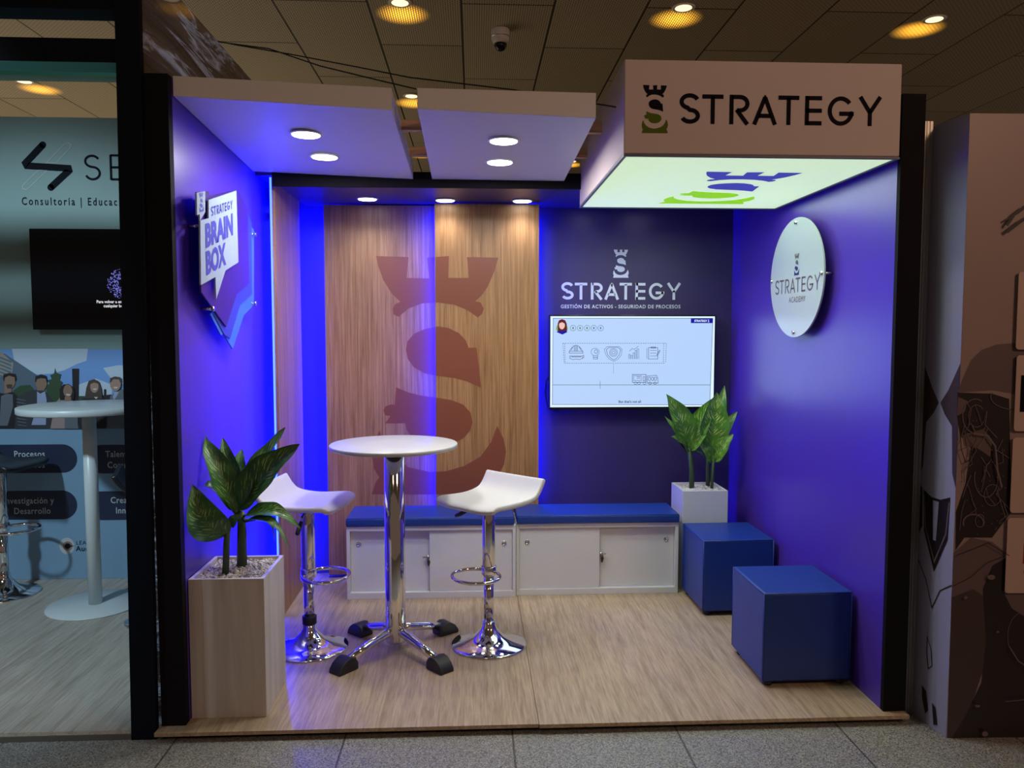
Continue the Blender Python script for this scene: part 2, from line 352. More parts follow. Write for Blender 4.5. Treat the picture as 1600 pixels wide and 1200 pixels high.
def text_mesh(mb, body, fr, size, mt, x=0, y=0, align='LEFT', squash=1.0, w=0.0, bold=0.0, spacing=1.0, italic=0.0):
    cu = bpy.data.curves.new('lettering', 'FONT'); cu.body = body; cu.size = size; cu.align_x = align; cu.offset = bold; cu.space_character = spacing; cu.shear = italic; cu.resolution_u = 3
    o = bpy.data.objects.new('lettering', cu); COL.objects.link(o); bpy.context.view_layer.update()
    me = bpy.data.meshes.new_from_object(o.evaluated_get(bpy.context.evaluated_depsgraph_get()))
    oo, u, vv, nn = fr; fl = u.cross(vv).dot(nn) > 0
    vs = [oo + u * (x + p.co.x * squash) + vv * (y + p.co.y) + nn * w for p in me.vertices]
    fs = [tuple(p.vertices) if (p.normal.z > 0) == fl else tuple(p.vertices)[::-1] for p in me.polygons]
    mb.add(vs, fs, mt)
    bpy.data.objects.remove(o); bpy.data.curves.remove(cu); bpy.data.meshes.remove(me); return mb

# ------------------------------------------------------------------ emblem: rook piece cut by an S (unit: width 504, height 894)
LG = dict(
 crown=[(258,288),(380,292),(373,370),(458,372),(450,294),(532,288),(528,370),(606,370),(599,292),(716,294),(702,345),(676,404),(652,438),(630,458),(650,462),(662,485),(656,505),(640,518),(600,490),(550,470),(490,462),(430,466),(380,485),(343,516),(325,508),(320,488),(330,468),(350,460),(318,430),(286,380),(266,325)],
 upper=[(370,640),(376,608),(400,580),(440,562),(490,552),(530,558),(570,578),(595,605),(605,632),(635,632),(652,782),(600,758),(550,745),(490,738),(440,728),(400,705),(378,675)],
 lower=[(333,780),(380,800),(430,812),(490,820),(540,828),(585,845),(612,875),(620,910),(610,945),(585,972),(545,992),(495,1000),(430,990),(390,965),(372,938),(368,915),(292,916),(312,888),(294,886),(286,868),(293,852),(312,845),(328,846)],
 base=[(272,942),(285,990),(320,1040),(380,1080),(460,1098),(520,1095),(590,1075),(650,1040),(690,985),(712,925),(735,970),(746,1020),(738,1070),(716,1112),(730,1130),(742,1182),(242,1182),(255,1140),(270,1118),(250,1085),(243,1035),(250,985)])
def emblem(mb, fr, x, y, h, mts, w=0.0, sx=1.0):
    k = h / 894.0
    for nm, mt in zip(('crown', 'upper', 'lower', 'base'), mts):
        mb.poly([(x + (px - 494) * k * sx, y + (1182 - py) * k) for px, py in LG[nm]], fr, mt, w)
    return mb
def strategy(mb, fr, x, y, h, mt, w=0.0, sx=1.0, t=0.145):
    """geometric capitals, total width 6.9 h"""
    def S(pts, closed=False): mb.stroke([(x + px * h * sx, y + py * h) for px, py in pts], fr, t * h, mt, w, closed=closed)
    e = t / 2
    S(arc(.35, .745, .275, .255 - e * .6, 22, 268, 20)[:-1] + arc(.36, .27, .27, .27 - e, 92, -158, 22))
    for a, b in ((.77, 1.485), (3.35, 4.06)):
        S([(a, 1 - e), (b, 1 - e)]); S([((a + b) / 2, 0), ((a + b) / 2, 1 - e)])
    S([(1.69 + e, 0), (1.69 + e, 1)]); S([(1.69 + e, 1 - e), (2.05, 1 - e)] + arc(2.05, .70, .25, .30 - e, 90, -90, 12) + [(1.95, .40 + e)]); S([(1.93, .50), (2.31, 0)])
    S([(2.54, 0), (2.895, .93)]); S([(3.25, 0), (2.895, .93)]); S([(2.68, .30), (3.11, .30)]); S([(2.86, 1 - e), (2.93, 1 - e)])
    S([(4.26 + e, 0), (4.26 + e, 1)])
    for yy in (e, .5, 1 - e): S([(4.30, yy), (4.84, yy)])
    S(arc(5.49, .5, .45 - e, .5 - e, 38, 350, 30) + [(5.93 - e * .6, .445 - e * .2)]); S([(5.44, .41), (5.94, .41)])
    S([(6.15, 1.0), (6.495, .46)]); S([(6.84, 1.0), (6.495, .46)]); S([(6.495, 0), (6.495, .52)])
    return mb

# ================================================================== SETTING
HZ = -0.035
struct(MB().box(-8, 8, -4, 16, HZ - 0.1, HZ, M_gran).build('floor'))
struct(MB().box(-8, 8, -4, 16, 3.6, 3.7, M_ceil).build('ceiling'))
M_far = mat('dim hall wall', (0.12, 0.09, 0.06), 0.8)
struct(MB().box(-8, 8, 15.9, 16.1, HZ, 3.6, M_far).build('wall_far'))

YB = 4.70                                # booth back wall
# booth platform: two laminate boards on a black plinth
pf = empty('booth_platform', (0.24, 2.81, HZ), 'low oak laminate platform the blue lit booth stands on', 'platform')
def loc_build(mb, name, parent, **k):     # geometry given in world coordinates, parent is an empty without rotation
    o = mb.build(name, parent, **k); o.location = -Vector(parent.location); return o
loc_build(MB().box(-1.17, 0.2385, 2.81, 4.80, -0.014, 0.0, M_floor), 'floor_board', pf)
loc_build(MB().box(0.2405, 1.66, 2.805, 4.80, -0.014, 0.0, M_floor), 'floor_board', pf)
loc_build(MB().box(-1.15, 1.64, 2.84, 4.78, HZ + .001, -0.0145, M_black), 'plinth', pf)

wl = struct(MB().box(-1.16, -1.075, 2.90, YB + .1, 0.0, 2.37, M_wall).build('wall_left'))
MB().box(-1.163, -1.0745, 2.862, 2.8995, 0.001, 2.372, M_black).build('end_cover', wl)
wr = struct(MB().box(1.575, 1.66, 2.862, YB + .1, 0.0, 2.33, M_wall).build('wall_right'))
MB().box(1.5745, 1.663, 2.84, 2.8615, 0.001, 2.335, M_black).build('end_cover', wr)
wb = struct(MB().box(-1.0745, 1.5745, YB, YB + .1, 0.0, 2.249, M_wallb).build('wall_back'))
# soffit with the beam in front
so = struct(MB().box(-0.9845, 1.5745, 3.93, YB - .001, 2.205, 2.25, M_wallb).build('soffit')); so.name = 'ceiling_soffit'
MB().box(-0.984, 1.5745, 3.915, 3.9295, 2.176, 2.252, M_black).build('beam_face', so)
MB().box(-1.0745, -0.9845, 3.96, YB - .001, 2.236, 2.25, M_wallb).build('corner_board', so)

# wood panels
pa = tag(MB().box(at(508, 500, 1, 4.60).x, at(683, 500, 1, 4.60).x, 4.60, 4.618, 0.02, 2.198, M_oak).build('wood_panel', bevel=.001), 'oak wall panel left of centre, half of the brown rook emblem on it', 'wall panel', 'oak panels of the booth')
XB0 = at(680, 500, 1, 4.52).x; XB1 = at(842, 500, 1, 4.52).x
pb = tag(MB().box(XB0, XB1, 4.52, 4.538, 0.02, 2.198, M_oak).build('wood_panel', bevel=.001), 'oak wall panel next to the dark wall with the television', 'wall panel', 'oak panels of the booth')
ps = tag(MB().box(-1.0, -0.985, 3.97, 4.52, 0.001, 2.235, M_oak).build('wood_panel', bevel=.001), 'narrow oak panel standing off the left side wall, purple in the blue light', 'wall panel', 'oak panels of the booth')
# battens that hold the panels off the wall
MB().box(-0.70, -0.30, 4.618, YB - .001, 0.5, 0.54, M_batten).build('spacer', pa); MB().box(-0.70, -0.30, 4.618, YB - .001, 2.05, 2.09, M_batten).build('spacer', pa)
MB().box(-0.05, 0.30, 4.538, YB - .001, 0.5, 0.54, M_batten).build('spacer', pb); MB().box(-0.05, 0.30, 4.538, YB - .001, 2.05, 2.09, M_batten).build('spacer', pb)
MB().box(-1.0745, -1.0, 4.2, 4.24, 0.5, 0.54, M_batten).build('spacer', ps); MB().box(-1.0745, -1.0, 4.2, 4.24, 2.05, 2.09, M_batten).build('spacer', ps)
# emblem across the two panels (brown vinyl, clipped at the joint)
def clip(poly, xc, keep_left):
    out = []; n = len(poly)
    ins = lambda p: (p[0] <= xc) == keep_left
    for i in range(n):
        a, b = poly[i], poly[(i + 1) % n]
        if ins(a): out.append(a)
        if ins(a) != ins(b):
            t = (xc - a[0]) / (b[0] - a[0]); out.append((xc, a[1] + t * (b[1] - a[1])))
    return out
for pan, yy, xc, kl in ((pa, 4.5992, 480.5, True), (pb, 4.5192, 481.5, False)):
    mb = MB(); fr = frame((0, yy, 0), (1, 0, 0), (0, 0, 1), (0, -1, 0))
    for nm in LG:
        q = clip(LG[nm], xc, kl)
        P = [at(480 + px / 2.4, 280 + py / 2.4, 1, yy) for px, py in q]
        mb.poly([(p.x, p.z) for p in P], fr, M_oxide)
    o = mb.build('emblem', pan); o['label'] = 'brick brown half of a rook emblem'

# blue light strips
def led(name, x0, x1, y0, y1, z0, z1, label, m=M_led):
    t = MB().box(x0, x1, y0, y1, z0, z1, m).build('led_strip'); tag(t, label, 'light strip', 'blue light strips behind the oak panels'); return t
XA0 = at(508, 500, 1, 4.60).x
led('a', -1.010, -1.0005, 3.972, 3.984, 0.02, 2.23, 'bright blue light strip along the front edge of the narrow oak panel', M_led2)
led('b', -1.010, -1.0005, 4.50, 4.515, 0.02, 2.16, 'blue light strip in the back left corner behind the narrow oak panel')
led('c', XA0 + .006, XA0 + .018, 4.6185, 4.628, 0.45, 2.15, 'blue light strip behind the left edge of the left oak panel')
led('d', XB0 + .006, XB0 + .018, 4.5385, 4.548, 0.45, 2.15, 'blue light strip in the joint between the two oak panels')
led('e', XB1 - .034, XB1 - .022, 4.66, 4.6695, 0.45, 2.15, 'blue light strip behind the right oak panel edge beside the television', M_led2)

# canopies
def canopy(px, lamps, label, lab2):
    fl, fr_, tl, tr, bl, br_ = px
    y0, y1 = 2.905, 3.912
    a = at(*fl, 1, y0); b = at(*fr_, 1, y0); c = at(*br_, 1, y1); d = at(*bl, 1, y1); ta = at(*tl, 1, y0); tb = at(*tr, 1, y0)
    a.x = max(a.x, -1.073); d.x = max(d.x, -1.0) if False else d.x
    th1, th2 = ta.z - a.z, tb.z - b.z
    root = empty('canopy_panel', ((a.x + b.x) / 2, 3.4, (a.z + b.z) / 2), label, 'canopy', 'white canopy boxes over the booth')
    q = [a, b, Vector((b.x, y1, c.z)), Vector((a.x, y1, d.z))]
    top = [q[0] + Vector((0, 0, th1)), q[1] + Vector((0, 0, th2)), q[2] + Vector((0, 0, th2)), q[3] + Vector((0, 0, th1))]
    mb = MB().hexa(q + top, M_white); loc_build(mb, 'box', root, bevel=.002)
    def zb(x, y):
        s = (x - a.x) / (b.x - a.x); t = (y - y0) / (y1 - y0)
        return (a.z * (1 - s) + b.z * s) * (1 - t) + (d.z * (1 - s) + c.z * s) * t
    return root, zb
c1, z1 = canopy([(270, 150), (612, 172), (268, 118), (608, 137), (428, 268), (648, 280)], None, 'white canopy box with two round lamps against the left side wall', '')
c2, z2 = canopy([(652, 170), (931, 185), (650, 137), (935, 145), (677, 280), (880, 283)], None, 'white canopy box with two round lamps next to the company name box', '')
def downlight(x, y, z, r, label, group, en, spot=None):
    t = empty('downlight', (x, y, z), label, 'ceiling lamp', group)
    MB().lathe([(r + .008, 0.0), (r + .010, -.003), (r + .004, -.007), (r, -.005)], M_lampb, n=36).build('rim', t)
    MB().lathe([(r, -.0055), (r * .98, -.0075), (r * .5, -.008)], M_lamp, n=36).build('lamp_face', t)
    if spot: light('SPOT', 'lamp_light', (0, 0, -.02), en, (1.0, 0.97, 0.93), parent=t, spot_size=R(spot), spot_blend=0.9, shadow_soft_size=r)
    else: light('AREA', 'lamp_light', (0, 0, -.012), en, (1.0, 0.97, 0.93), parent=t, shape='DISK', size=r * 2)
    return t
g1 = 'round lamps in the white canopy boxes'
for px, zf, lb in (((478, 208), z1, 'round lamp in the left canopy box, the one nearer the front'), ((507, 245), z1, 'round lamp in the left canopy box, the one nearer the back'),
                   ((787, 220), z2, 'round lamp in the middle canopy box, the one nearer the front'), ((781, 255), z2, 'round lamp in the middle canopy box, the one nearer the back')):
    p = at(*px, 2, 2.27); p = at(*px, 2, zf(p.x, p.y)); downlight(p.x, p.y, zf(p.x, p.y) - .003, .056, lb, g1, 6.5)
g2 = 'round lamps in the soffit along the back wall'
for px, lb in (((574, 310), 'leftmost round lamp in the dark soffit'), ((696, 313), 'round lamp in the dark soffit over the joint of the oak panels'), ((815, 316), 'round lamp in the dark soffit above the right oak panel'),
               ((926, 320), None), ((1018, 322), 0)):
    p = at(*px, 2, 2.204); 
    if px[0] < 900: downlight(p.x, min(p.y, 4.43), 2.204, .050, lb, g2, 8.5, 130)
    else: downlight(p.x, 4.36, 2.204, .050, 'round lamp in the dark soffit behind the name box, ' + ('above the wall lettering' if lb is None else 'nearest the right wall'), g2, 6.5, 120)

# battens carrying the boxes
for y in (3.28, 3.70):
    for x0, x1, lb in ((-0.297, -0.207, 'short timber batten between the two canopy boxes'), (0.458, 0.5368, 'short timber batten between canopy box and company name box')):
        n = ', nearer the front' if y < 3.5 else ', nearer the back'
        zt = 2.335 if y < 3.5 else 2.325
        tag(MB().box(x0, x1, y, y + .035, zt - .042, zt, M_batten).build('timber_batten', bevel=.001), lb + n, 'batten', 'timber battens between the hanging boxes')

# company name box
sb = empty('sign_box', (1.04, 3.4, 2.09), 'large hanging cloth box with STRATEGY on its front and a lit underside', 'sign')
SX0, SX1, SY0, SY1, SZ0, SZ1 = 0.537, 1.548, 2.80, 3.96, 2.094, 2.428
loc_build(MB().box(SX0, SX1, SY0, SY1, SZ0 + .004, SZ1, M_sign), 'cloth_cover', sb, bevel=.006)
loc_build(MB().box(SX0 + .012, SX1 - .012, SY0 + .012, SY1 - .012, SZ0 - .001, SZ0 + .0035, M_lit), 'lit_underside', sb)
mb = MB()
e = .011
mb.box(SX0, SX0 + e, SY0, SY1, SZ0 - .005, SZ0 + .0035, M_edge).box(SX1 - e, SX1, SY0, SY1, SZ0 - .005, SZ0 + .0035, M_edge).box(SX0 + e, SX1 - e, SY0, SY0 + e, SZ0 - .005, SZ0 + .0035, M_edge).box(SX0 + e, SX1 - e, SY1 - e, SY1, SZ0 - .005, SZ0 + .0035, M_edge)
loc_build(mb, 'edge_profile', sb)
fr = frame((0, SY0 - .0012, 0), (1, 0, 0), (0, 0, 1), (0, -1, 0))
p0 = at(1061, 195, 1, SY0); p1 = at(1376, 195, 1, SY0); pt = at(1200, 149, 1, SY0); pbm = at(1200, 195, 1, SY0)
h = pt.z - pbm.z; mb = strategy(MB(), fr, p0.x, pbm.z, h, M_ink, sx=(p1.x - p0.x) / (6.88 * h))
loc_build(mb, 'name_lettering', sb)
eb = at(1023, 208, 1, SY0); et = at(1023, 133, 1, SY0)
mb = emblem(MB(), fr, eb.x, eb.z, et.z - eb.z, (M_ink, M_ink, M_inkg, M_inkg)); loc_build(mb, 'emblem', sb)
# emblem on the underside: base towards the back, read from below
fru = frame((0, 0, SZ0 - .0015), (1, 0, 0), (0, -1, 0), (0, 0, -1))
ub = at(1092, 318, 2, SZ0); ut = at(1150, 268, 2, SZ0)
mb = emblem(MB(), fru, ub.x + .01, -ub.y, ub.y - ut.y, (M_litb, M_litb, M_litg, M_litg), sx=1.0); loc_build(mb, 'underside_emblem', sb)
light('AREA', 'sign_box_light', (0, 0, -.012), 9, (0.78, 1.0, 0.66), parent=sb, shape='RECTANGLE', size=.95, size_y=1.1)

# lettering on the back wall
fr = frame((0, YB - .0015, 0), (1, 0, 0), (0, 0, 1), (0, -1, 0))
p0 = at(877, 468, 1, YB); p1 = at(1063, 468, 1, YB); pt = at(970, 442, 1, YB); h = pt.z - p0.z
mb = strategy(MB(), fr, p0.x, p0.z, h, M_letter, sx=(p1.x - p0.x) / (6.88 * h), t=.16)
o = mb.build('name_lettering', wb); o['label'] = 'white STRATEGY lettering above the television'
eb = at(970, 434, 1, YB); et = at(970, 390, 1, YB)
o = emblem(MB(), fr, eb.x, eb.z, et.z - eb.z, (M_letter,) * 4).build('emblem', wb); o['label'] = 'white rook emblem above the lettering'
q0 = at(876, 481.5, 1, YB); q1 = at(1063, 481, 1, YB)
mb = MB(); text_mesh(mb, 'GESTIÓN DE ACTIVOS - SEGURIDAD DE PROCESOS', fr, .030, M_letter, 0, 0, spacing=1.15, bold=.0006)
wd = max(v[0] for v in mb.v); mb2 = MB(); text_mesh(mb2, 'GESTIÓN DE ACTIVOS - SEGURIDAD DE PROCESOS', fr, .030, M_letter, q0.x, q0.z, spacing=1.15, bold=.0006, squash=(q1.x - q0.x) / wd)
o = mb2.build('tagline_lettering', wb); o['label'] = 'small white line of text under the name'

# television
TY = 4.60
a = at(858, 492, 1, TY); b = at(1119, 492, 1, TY); c = at(858, 640, 1, TY)
tv = empty('television', ((a.x + b.x) / 2, TY + .02, c.z), 'wall television showing line icons on a pale blue screen', 'television')
X0, X1, Z0, Z1 = a.x, b.x, c.z, a.z
loc_build(MB().box(X0, X1, TY, TY + .05, Z0, Z1, M_bezel), 'housing', tv, bevel=.003)
loc_build(MB().box(X0 + .25, X1 - .25, TY + .05, YB - .001, Z0 + .12, Z1 - .12, M_bezel), 'wall_bracket', tv)
b0, b1, d0, d1 = X0 + .008, X1 - .008, Z0 + .014, Z1 - .008
loc_build(MB().tube([(X0 + .01, TY + .04, Z0 + .20), (X0 - .012, TY + .06, Z0 + .17), (X0 - .018, TY + .07, Z0 + .09), (X0 + .0, TY + .07, Z0 + .01), (X0 + .05, TY + .08, Z0 - .02), (X0 + .12, YB - .01, Z0 + .06)], .005, M_rubber, 8), 'power_cable', tv)
scr = loc_build(MB().box(b0, b1, TY - .002, TY - .0005, d0, d1, M_scrb), 'screen', tv)
fs = frame((0, TY - .0025, 0), (1, 0, 0), (0, 0, 1), (0, -1, 0))
def T(x, y): p = at(840 + x / 4.137, 370 + y / 4.137, 1, TY); return (p.x, p.z)
mb = MB()
mb.poly([T(100, 527), T(1132, 527), T(1112, 1086), T(95, 1084)], fs, M_scr, 0)
W1 = .0024
mb.stroke([T(100, 527), T(1132, 527), T(1112, 1086), T(95, 1084)], fs, .0025, M_sl, .0003, closed=True)
mb.poly([T(990, 528), T(1132, 528), T(1132, 558), T(990, 558)], fs, M_sn, .0004)
mb.poly([T(x, y) for x, y in arc(157, 592, 38, 34, 0, 360, 24)[:-1]], fs, M_sgr, .0004)
mb.poly([T(x, y) for x, y in [(130, 612), (130, 560), (138, 540), (158, 532), (178, 540), (188, 562), (190, 612)]], fs, M_sh, .0006)
mb.poly([T(x, y) for x, y in arc(157, 572, 19, 26, 0, 360, 20)[:-1]], fs, M_ss, .0008)
mb.poly([T(x, y) for x, y in [(137, 560), (140, 543), (158, 534), (175, 545), (177, 562), (158, 552)]], fs, M_sh, .001)
mb.poly([T(x, y) for x, y in [(122, 616), (140, 604), (158, 612), (176, 604), (192, 616), (160, 632)]], fs, M_sn, .0011)
for i, x in enumerate((229, 274, 319, 363, 407)):
    mm = M_sg if i < 3 else M_slg
    mb.stroke([T(px, py) for px, py in arc(x, 590, 18, 18, 0, 360, 20)[:-1]], fs, W1, mm, .0004, closed=True)
    mb.poly([T(px, py) for px, py in arc(x, 590, 5, 8, 0, 360, 8)[:-1]], fs, mm, .0004)
# dashed frame
def dash(p, q, n, mm=M_sl, wd=W1):
    for i in range(n):
        t0, t1 = i / n, (i + .6) / n
        A = (p[0] + (q[0] - p[0]) * t0, p[1] + (q[1] - p[1]) * t0); B = (p[0] + (q[0] - p[0]) * t1, p[1] + (q[1] - p[1]) * t1)
        mb.stroke([T(*A), T(*B)], fs, wd, mm, .0004)
dash((163, 688), (832, 688), 44); dash((172, 817), (826, 817), 44); dash((163, 688), (172, 817), 9); dash((832, 688), (826, 817), 9); dash((175, 690), (178, 815), 9); dash((815, 690), (812, 815), 9)
dash((490, 822), (490, 885), 6, M_slg)
def K(pts, mm=M_sl, wd=W1, closed=False): mb.stroke([T(*p) for p in pts], fs, wd, mm, .0005, closed=closed)
# helmet with goggles
K([(202, 752), (212, 726), (232, 706), (248, 700), (264, 706), (284, 726), (294, 752)], wd=.0022); K([(202, 740), (294, 740)]); K([(204, 752), (294, 752)], wd=.0025)
for x in (236, 243, 250, 258): K([(x, 704), (x, 738)])
K([(215, 735), (228, 712)]); K([(282, 735), (268, 712)])
K([(208, 770), (290, 770), (290, 786), (268, 794), (248, 790), (228, 794), (208, 786)], wd=.0024, closed=True); K([(290, 766), (298, 766), (298, 782), (290, 782)]); K([(216, 776), (282, 776)], wd=.003)
# bulb
K(arc(371, 744, 26, 24, 0, 360, 20)[:-1], M_slg, closed=True); K(arc(377, 742, 10, 12, 0, 360, 12)[:-1], closed=True); K([(358, 764), (362, 790), (386, 790), (388, 764)]); K([(362, 778), (386, 778)], wd=.003)
# shield
K([(430, 728), (450, 710), (528, 710), (546, 728), (540, 765), (520, 790), (492, 805), (462, 790), (442, 765)], M_slg, closed=True); K([(444, 730), (460, 716), (520, 716), (536, 730), (528, 762), (512, 782), (492, 796), (470, 782), (452, 762)], closed=True)
for r_ in (26, 18, 9): K(arc(490, 748, r_, r_, 0, 360, 20)[:-1], M_slg, closed=True)
# bar chart
for i, hgt in enumerate((30, 24, 40, 56, 66)): x = 588 + i * 14; K([(x, 790), (x, 790 - hgt), (x + 9, 790 - hgt), (x + 9, 790)], M_slg)
K([(592, 740), (612, 722), (625, 728), (652, 706)], M_slg)
# clipboard
K([(716, 716), (776, 716), (776, 790), (716, 790)], closed=True); K([(732, 712), (762, 712), (762, 720), (732, 720)], wd=.0025, closed=True); K([(706, 720), (706, 788)], M_slg)
for yy in (735, 752, 770): K([(726, yy), (768, yy)], M_slg, wd=.0025)
K([(792, 734), (772, 772)]); K([(788, 730), (768, 768)])
# truck on a line
K([(612, 890), (700, 890), (700, 940), (612, 940)], wd=.0028, closed=True); K([(620, 898), (670, 898), (670, 928), (620, 928)], wd=.002, closed=True); K([(640, 905), (664, 905)]); K([(640, 914), (664, 914)])
K([(682, 905), (694, 905), (694, 930), (682, 930)], closed=True); K([(708, 900), (768, 895), (776, 915), (778, 945), (708, 945)], wd=.0025, closed=True)
for x in (722, 742, 760): K(arc(x, 918, 8, 12, 0, 360, 10)[:-1], closed=True)
for x in (632, 655, 690, 726, 758): K(arc(x, 946, 9, 8, 0, 360, 10)[:-1], wd=.0022, closed=True)
K([(99, 957), (1116, 957)], M_sg, .0028); K([(404, 932), (404, 982)], M_sg)
text_mesh(mb, 'But that\'s not all', fs, .021, M_sl, T(522, 1073)[0], T(522, 1073)[1], w=.0004, bold=.0004, squash=.98)
text_mesh(mb, 'STRATEGY', fs, .018, M_scrb, T(1012, 550)[0], T(1012, 550)[1], w=.0008, bold=.0005, squash=.9)
emblem(mb, fs, T(1104, 550)[0], T(1104, 552)[1], .016, (M_scrb,) * 4, .0008)
o = mb.build('screen_picture', scr); o['label'] = 'line drawing of helmet, bulb, shield, chart and truck'
light('AREA', 'screen_light', ((X0 + X1) / 2, TY - .01, (Z0 + Z1) / 2), 1.6, (.6, .8, 1.0), ((X0 + X1) / 2, 0, (Z0 + Z1) / 2), shape='RECTANGLE', size=.95, size_y=.5)

# ------------------------------------------------------------------ round sign on the right wall
RX = 1.535
ct = at(1248, 340, 0, RX); cb = at(1243, 527, 0, RX); cz = (ct.z + cb.z) / 2; rr = (ct.z - cb.z) / 2; cyy = 3.655
rs = empty('round_sign', (RX, cyy, cz - rr), 'round white acrylic sign reading STRATEGY ACADEMY on the right wall', 'sign')
ry = (at(1204, 440, 0, RX).y - at(1294, 428, 0, RX).y) / 2
cyy = (at(1204, 440, 0, RX).y + at(1294, 428, 0, RX).y) / 2
fr = frame((RX, cyy, cz), (0, -1, 0), (0, 0, 1), (-1, 0, 0))
print('round sign radii', rr, ry)
disc = MB().poly(arc(0, 0, (rr + ry) / 2, rr, 0, 360, 96)[:-1], fr, M_acr, 0, .008); loc_build(disc, 'disc', rs, bevel=.001)
def wall_uv(px, py): p = at(px, py, 0, RX - .009); return (-(p.y - cyy), p.z - cz)
mb = MB()
a = wall_uv(1211, 461); b = wall_uv(1281, 450); h = wall_uv(1245, 434)[1] - wall_uv(1245, 457)[1]
strategy(mb, fr, a[0], a[1], h, M_brown, w=.009, sx=(b[0] - a[0]) / (6.88 * h), t=.12)
e0 = wall_uv(1244.5, 430); e1 = wall_uv(1246, 396)
emblem(mb, fr, e0[0], e0[1], e1[1] - e0[1], (M_brown, M_brown, M_nav, M_nav), .009)
a = wall_uv(1245, 472); text_mesh(mb, 'ACADEMY', fr, .038, M_brown, a[0], a[1], 'CENTER', w=.009, spacing=1.1)
loc_build(mb, 'sign_print', rs)
for dy, dz in ((0, rr * .92), (0, -rr * .92), ((rr + ry) / 2 * .94, 0), (-(rr + ry) / 2 * .94, 0)):
    mb = MB().lathe([(.009, -.004), (.009, .012)], M_steel, (RX - .012, cyy + dy, cz + dz), 16, axis='x').lathe([(.006, .012), (.006, 1.574 - RX + .012)], M_steel, (RX - .012, cyy + dy, cz + dz), 12, axis='x')
    loc_build(mb, 'standoff', rs)

# ------------------------------------------------------------------ layered speech-bubble sign on the left wall
LX = -1.035
def BB(pts, x=LX):
    out = []
    for px, py in pts: p = at(270 + px / 3.75, 260 + py / 3.75, 0, x); out.append((p.y, p.z))
    return out
fl = frame((0, 0, 0), (0, 1, 0), (0, 0, 1), (1, 0, 0))
q = at(270 + 300 / 3.75, 260 + 600 / 3.75, 0, LX)
bb = empty('layered_sign', (LX, q.y, 1.2), 'layered blue and violet sign reading STRATEGY BRAIN BOX on the left wall', 'sign')
o = loc_build(MB().poly(BB([(425, 300), (483, 372), (483, 812), (425, 872), (360, 1070), (305, 980), (300, 600)]), fl, M_bbl, LX - .012, .006), 'back_board', bb)
o['label'] = 'sky blue board'
o = loc_build(MB().poly(BB([(425, 240), (462, 330), (464, 750), (396, 808), (336, 1010), (303, 985), (222, 830), (300, 600)]), fl, M_bbm, LX - .005, .005), 'middle_board', bb); o['label'] = 'mid blue board'
loc_build(MB().poly(BB([(240, 845), (310, 975), (290, 990), (228, 868)]), fl, M_bbl, LX - .009, .005), 'corner_board', bb)
o = loc_build(MB().poly(BB([(130, 150), (200, 145), (206, 172), (372, 135), (430, 250), (438, 682), (366, 748), (304, 940), (156, 735), (150, 300), (130, 290)]), fl, M_bbv, LX + .001, .006), 'front_board', bb); o['label'] = 'violet board'
bub = BB([(207, 198), (370, 142), (382, 562), (306, 610), (252, 778), (247, 648), (162, 695), (158, 318), (207, 305)], LX + .02)
b1_ = loc_build(MB().poly(bub, fl, M_bbw, LX + .016, .006), 'bubble_board', bb); b1_['label'] = 'pale speech bubble board'
sm = loc_build(MB().poly(BB([(140, 157), (190, 145), (190, 268), (160, 318), (158, 280), (143, 285)], LX + .026), fl, M_bbw, LX + .020, .006), 'small_bubble', bb)
mb = MB()
# letters follow the slanted baseline: sheared frame on the board
def slant_text(body, p_l, p_r, p_top, font_h, mt, wx, bold, fn=None):
    A = BB([p_l], wx)[0]; B = BB([p_r], wx)[0]; C = BB([p_top], wx)[0]
    u = Vector((0, B[0] - A[0], B[1] - A[1])); t = MB(); f0 = frame((0, 0, 0), (1, 0, 0), (0, 1, 0), (0, 0, 1))
    if fn: fn(t, f0)
    else: text_mesh(t, body, f0, 1.0, mt, bold=bold)
    x0 = min(v[0] for v in t.v); x1 = max(v[0] for v in t.v); y1 = max(v[1] for v in t.v); y0 = min(v[1] for v in t.v)
    hh = C[1] - A[1]
    t.v = [(wx + .0012, A[0] + (v[0] - x0) / (x1 - x0) * u.y, A[1] + (v[0] - x0) / (x1 - x0) * u.z + (v[1] - y0) / (y1 - y0) * hh) for v in t.v]
    mb.add(t.v, t.f, mt)
slant_text('STRATEGY', (224, 296), (350, 250), (224, 236), 0, M_bbt, LX + .022, 0, lambda t, f: strategy(t, f, 0, 0, 1, M_bbt, t=.19))
slant_text('BRAIN', (192, 480), (352, 402), (192, 338), 0, M_bbt, LX + .022, .045)
slant_text('BOX', (195, 642), (312, 576), (193, 498), 0, M_bbt, LX + .022, .045)
t = MB(); emblem(t, frame((0, 0, 0), (1, 0, 0), (0, 1, 0), (0, 0, 1)), 0, 0, 1, (M_bbt,) * 4)
A = BB([(156, 268)], LX + .026)[0]; B = BB([(180, 262)], LX + .026)[0]; C = BB([(156, 158)], LX + .026)[0]
mb.add([(LX + .0272, A[0] + (v[0] + .28) / .56 * (B[0] - A[0]), A[1] + v[1] * (C[1] - A[1]) + (v[0] + .28) / .56 * (B[1] - A[1])) for v in t.v], t.f, M_bbt)
loc_build(mb, 'sign_print', bb)
for px in ((225, 835), (473, 398), (475, 803), (150, 350)):
    (yy, zz), = BB([px]); mb = MB().lathe([(.006, -1.0745 - LX), (.006, .004)], M_steel, (LX, yy, zz), 12, axis='x').lathe([(.010, .004), (.010, .012)], M_steel, (LX, yy, zz), 16, axis='x')
    loc_build(mb, 'standoff', bb)

